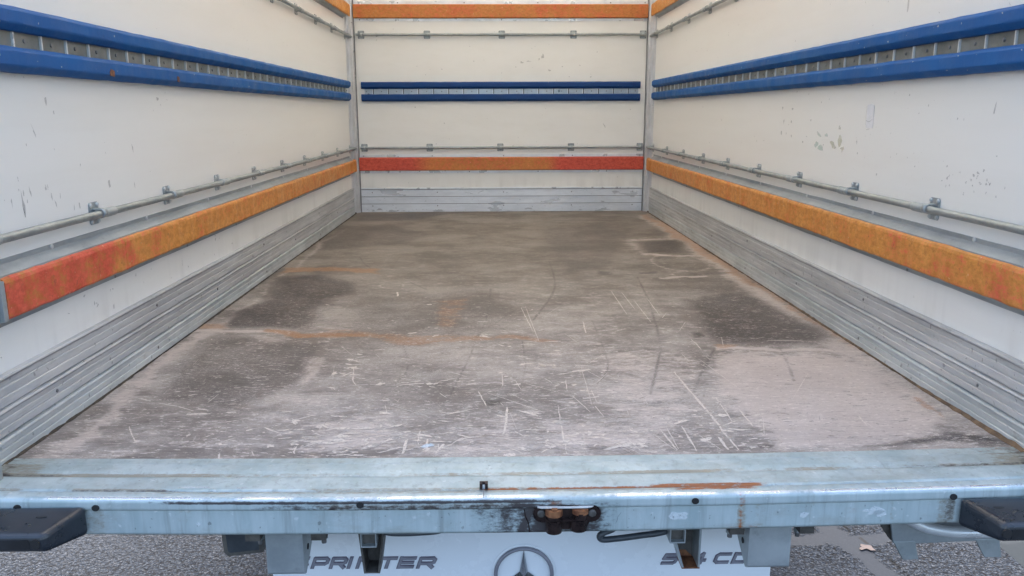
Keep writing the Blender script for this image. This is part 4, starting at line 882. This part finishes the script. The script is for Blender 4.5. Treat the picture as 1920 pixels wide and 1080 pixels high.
# ================================================================== step hanger on the right
t = thing('step_hanger', 'grey steel hanger plate with two feet under the right end of the sill', 'steel hanger', (.87, 1.5, -.15))
MB().quadpanel([(.7352, 1.512, -.135), (.772, 1.512, -.1888), (.790, 1.512, -.20), (.790, 1.512, -.135)], (0, .012, 0)).build('gusset', 'channel', t)
MB().quadpanel([(.758, 1.500, -.120), (.772, 1.500, -.1900), (.818, 1.500, -.1915), (.948, 1.500, -.1870), (1.02, 1.500, -.1870), (1.05, 1.500, -.120)], (0, .006, 0)).build('plate', 'flange', t, .001)
for q in (((.772, 1.4994, -.186), (.7963, 1.4994, -.2285), (.829, 1.4994, -.227), (.818, 1.4994, -.186)), ((.944, 1.4994, -.183), (.9688, 1.4994, -.2251), (1.0051, 1.4994, -.2257), (.995, 1.4994, -.183))):
    MB().quadpanel(q, (0, .006, 0)).build('foot', 'galv', t, .001)
t = thing('exhaust_pipe', 'silver curved pipe tucked behind the right end of the sill', 'pipe', (.9, 1.46, -.14))
MB().tube(smooth_path([(.78, 1.475, -.118), (.806, 1.470, -.132), (.838, 1.466, -.1405), (.880, 1.464, -.1455), (.94, 1.464, -.146), (1.03, 1.464, -.146)]), .0115, 14).build('pipe', 'flange_back', t)

# ================================================================== lower white panel with lettering
pn = thing('rear_panel', 'white lower rear panel with SPRINTER lettering, star emblem and 514 CDI', 'panel', (0, 1.6, -.25))
PY = 1.6
MB().box(-.547, .557, PY, PY+.012, -.42, -.12).build('panel_sheet', 'white', pn, .003)
LET = {  # strokes on a unit box: (x0,y0,x1,y1) centre lines, thickness added
 'S': [(1, .92, .12, .92), (.12, .92, .0, .72), (0, .72, .1, .52), (.1, .52, .9, .48), (.9, .48, 1, .28), (1, .28, .88, .08), (.88, .08, 0, .08)],
 'P': [(.08, 0, .08, .92), (.08, .92, .85, .92), (.85, .92, 1, .75), (1, .75, .98, .5), (.98, .5, .85, .38), (.85, .38, .08, .38)],
 'R': [(.08, 0, .08, .92), (.08, .92, .85, .92), (.85, .92, 1, .75), (1, .75, .98, .52), (.98, .52, .85, .42), (.85, .42, .08, .42), (.6, .42, .98, 0)],
 'I': [(.5, 0, .5, 1)],
 'N': [(.06, 0, .06, 1), (.06, .96, .94, .04), (.94, 0, .94, 1)],
 'T': [(0, .92, 1, .92), (.5, 0, .5, .92)],
 'E': [(.08, 0, .08, 1), (.08, .92, 1, .92), (.08, .5, .92, .5), (.08, .08, 1, .08)],
 '5': [(1, .92, .08, .92), (.08, .92, .02, .54), (.02, .54, .85, .54), (.85, .54, .98, .4), (.98, .4, .92, .18), (.92, .18, .8, .08), (.8, .08, 0, .08)],
 '1': [(.2, .80, .6, .96), (.6, 1, .6, 0)],
 '4': [(.72, 1, .05, .34), (.05, .32, 1, .32), (.72, 1, .72, 0)],
 'C': [(1, .92, .2, .92), (.2, .92, .02, .75), (.02, .75, .02, .25), (.02, .25, .2, .08), (.2, .08, 1, .08)],
 'D': [(.08, 0, .08, 1), (.08, .92, .75, .92), (.75, .92, .97, .75), (.97, .75, .97, .25), (.97, .25, .75, .08), (.75, .08, .08, .08)],
}
def letter(ch, x, z, w, h, th, slant=.35, mat='chrome', edge='chrome_edge'):
    def T(u, v): return (x+u*w+v*h*slant, z+v*h)
    def quads(th, ext=.3):
        Q = []
        for (a, c, d, e) in LET[ch]:
            p, q = np.array([a*w, c*h]), np.array([d*w, e*h]); dv = (q-p)/(np.linalg.norm(q-p)+1e-9); nn = np.array([-dv[1], dv[0]])*th/2; xx = dv*th*ext
            Q.append([p-xx+nn, q+xx+nn, q+xx-nn, p-xx-nn])
        return Q
    for nm, tt, y0, mt, dz in (('letter', th*1.28, PY-.0022, edge, 0), ('letter_face', th*.80, PY-.0034, mat, 0)):
        b = MB()
        for i, Q in enumerate(quads(tt)):
            e = i*.00003
            b.quadpanel([(x+p[0]+p[1]*slant, y0-e, z+p[1]) for p in Q], (0, .0022 if nm == 'letter' else .0014, 0))
        if nm == 'letter': o = b.build(nm, mt, pn)
        else: b.build(nm, mt, o)
x = -.4985
LW = {'I': .006}
z0, z1 = -.2865, -.2905
xs_ = [('S', -.505, .032), ('P', -.4615, .032), ('R', -.4215, .032), ('I', -.3825, .005), ('N', -.363, .036), ('T', -.314, .033), ('E', -.2735, .034), ('R', -.2305, .035)]
for ch, x, w in xs_: letter(ch, x, -.2862-.0042*(x+.5)/.3, w, .0245, .0062)
for ch, x, w in (('5', .3115, .030), ('1', .352, .014), ('4', .375, .030), ('C', .4275, .030), ('D', .4665, .034), ('I', .511, .005)): letter(ch, x, -.2895, w, .0235, .0058)
# star emblem
em = Vector((.0058, PY, -.3070)); R0 = .0620
b = MB(); n = 64; m_ = 10
vs = []
for i in range(n):
    a = 2*math.pi*i/n
    for j in range(m_):
        c = 2*math.pi*j/m_; rr = R0+.0042*math.cos(c); vs.append((em.x+rr*math.sin(a), PY-.006+.0048*math.sin(c), em.z+rr*math.cos(a)))
b.add(vs, [(i*m_+j, i*m_+(j+1) % m_, ((i+1) % n)*m_+(j+1) % m_, ((i+1) % n)*m_+j) for i in range(n) for j in range(m_)], True)
ring = b.build('emblem_ring', 'chrome', pn)
b = MB()
tip = R0-.002; inn = .0105
P = [(em.x+(tip if k % 2 == 0 else inn)*math.sin(math.pi*k/3), PY-.004, em.z+(tip if k % 2 == 0 else inn)*math.cos(math.pi*k/3)) for k in range(6)]
b.add(P+[(em.x, PY-.016, em.z), (em.x, PY-.003, em.z)], [(k, (k+1) % 6, 6) for k in range(6)]+[((k+1) % 6, k, 7) for k in range(6)])
b.build('emblem_star', 'star', ring)
vs = []
for i in range(n):
    a = 2*math.pi*i/n
    for rr, yy in ((R0+.0085, PY-.0012), (R0+.0065, PY-.0030), (R0+.0035, PY-.0030), (R0+.002, PY-.0012)): vs.append((em.x+rr*math.sin(a), yy, em.z+rr*math.cos(a)))
MB().add(vs, [(i*4+j, i*4+j+1, ((i+1) % n)*4+j+1, ((i+1) % n)*4+j) for i in range(n) for j in range(3)], True).build('emblem_rim', 'white', ring)

# ================================================================== loose bits
b = MB(); c0 = Vector((1.3663, 2.7664, GZ+.004)); vs = [c0+Vector((0, 0, .002))]
for i in range(13):
    a = 2*math.pi*i/13; r = (.036 if i % 3 else .022)*(1+rng.normal(0, .25)); vs.append(c0+Vector((r*math.cos(a), r*.75*math.sin(a), rng.uniform(0, .002))))
b.add(vs, [(0, 1+i, 1+(i+1) % 13) for i in range(13)]); lf = b.build('leaf', 'leaf')
lf.modifiers.new('solid', 'SOLIDIFY').thickness = .0008
tag(lf, 'small pinkish brown dead leaf on the wet asphalt right of the truck', 'leaf')
b = MB(); cx_, cy_ = -.199, 1.592
dz_ = bow(cx_, cy_)
for dx, dy, r, z in ((0, 0, .008, .003), (-.006, -.004, .007, .002), (.007, .002, .006, .003)):
    k = 9; vs = [(cx_+dx+r*1.3*math.cos(2*math.pi*i/k)*(1+rng.normal(0, .15)), cy_+dy+r*.8*math.sin(2*math.pi*i/k), dz_+.0012) for i in range(k)]+[(cx_+dx, cy_+dy, dz_+z+.003)]
    b.add(vs, [(i, (i+1) % k, k) for i in range(k)]+[tuple(range(k-1, -1, -1))])
tag(b.build('broken_cap', 'clear'), 'crushed shiny clear plastic bit lying on the floor near the sill', 'debris')
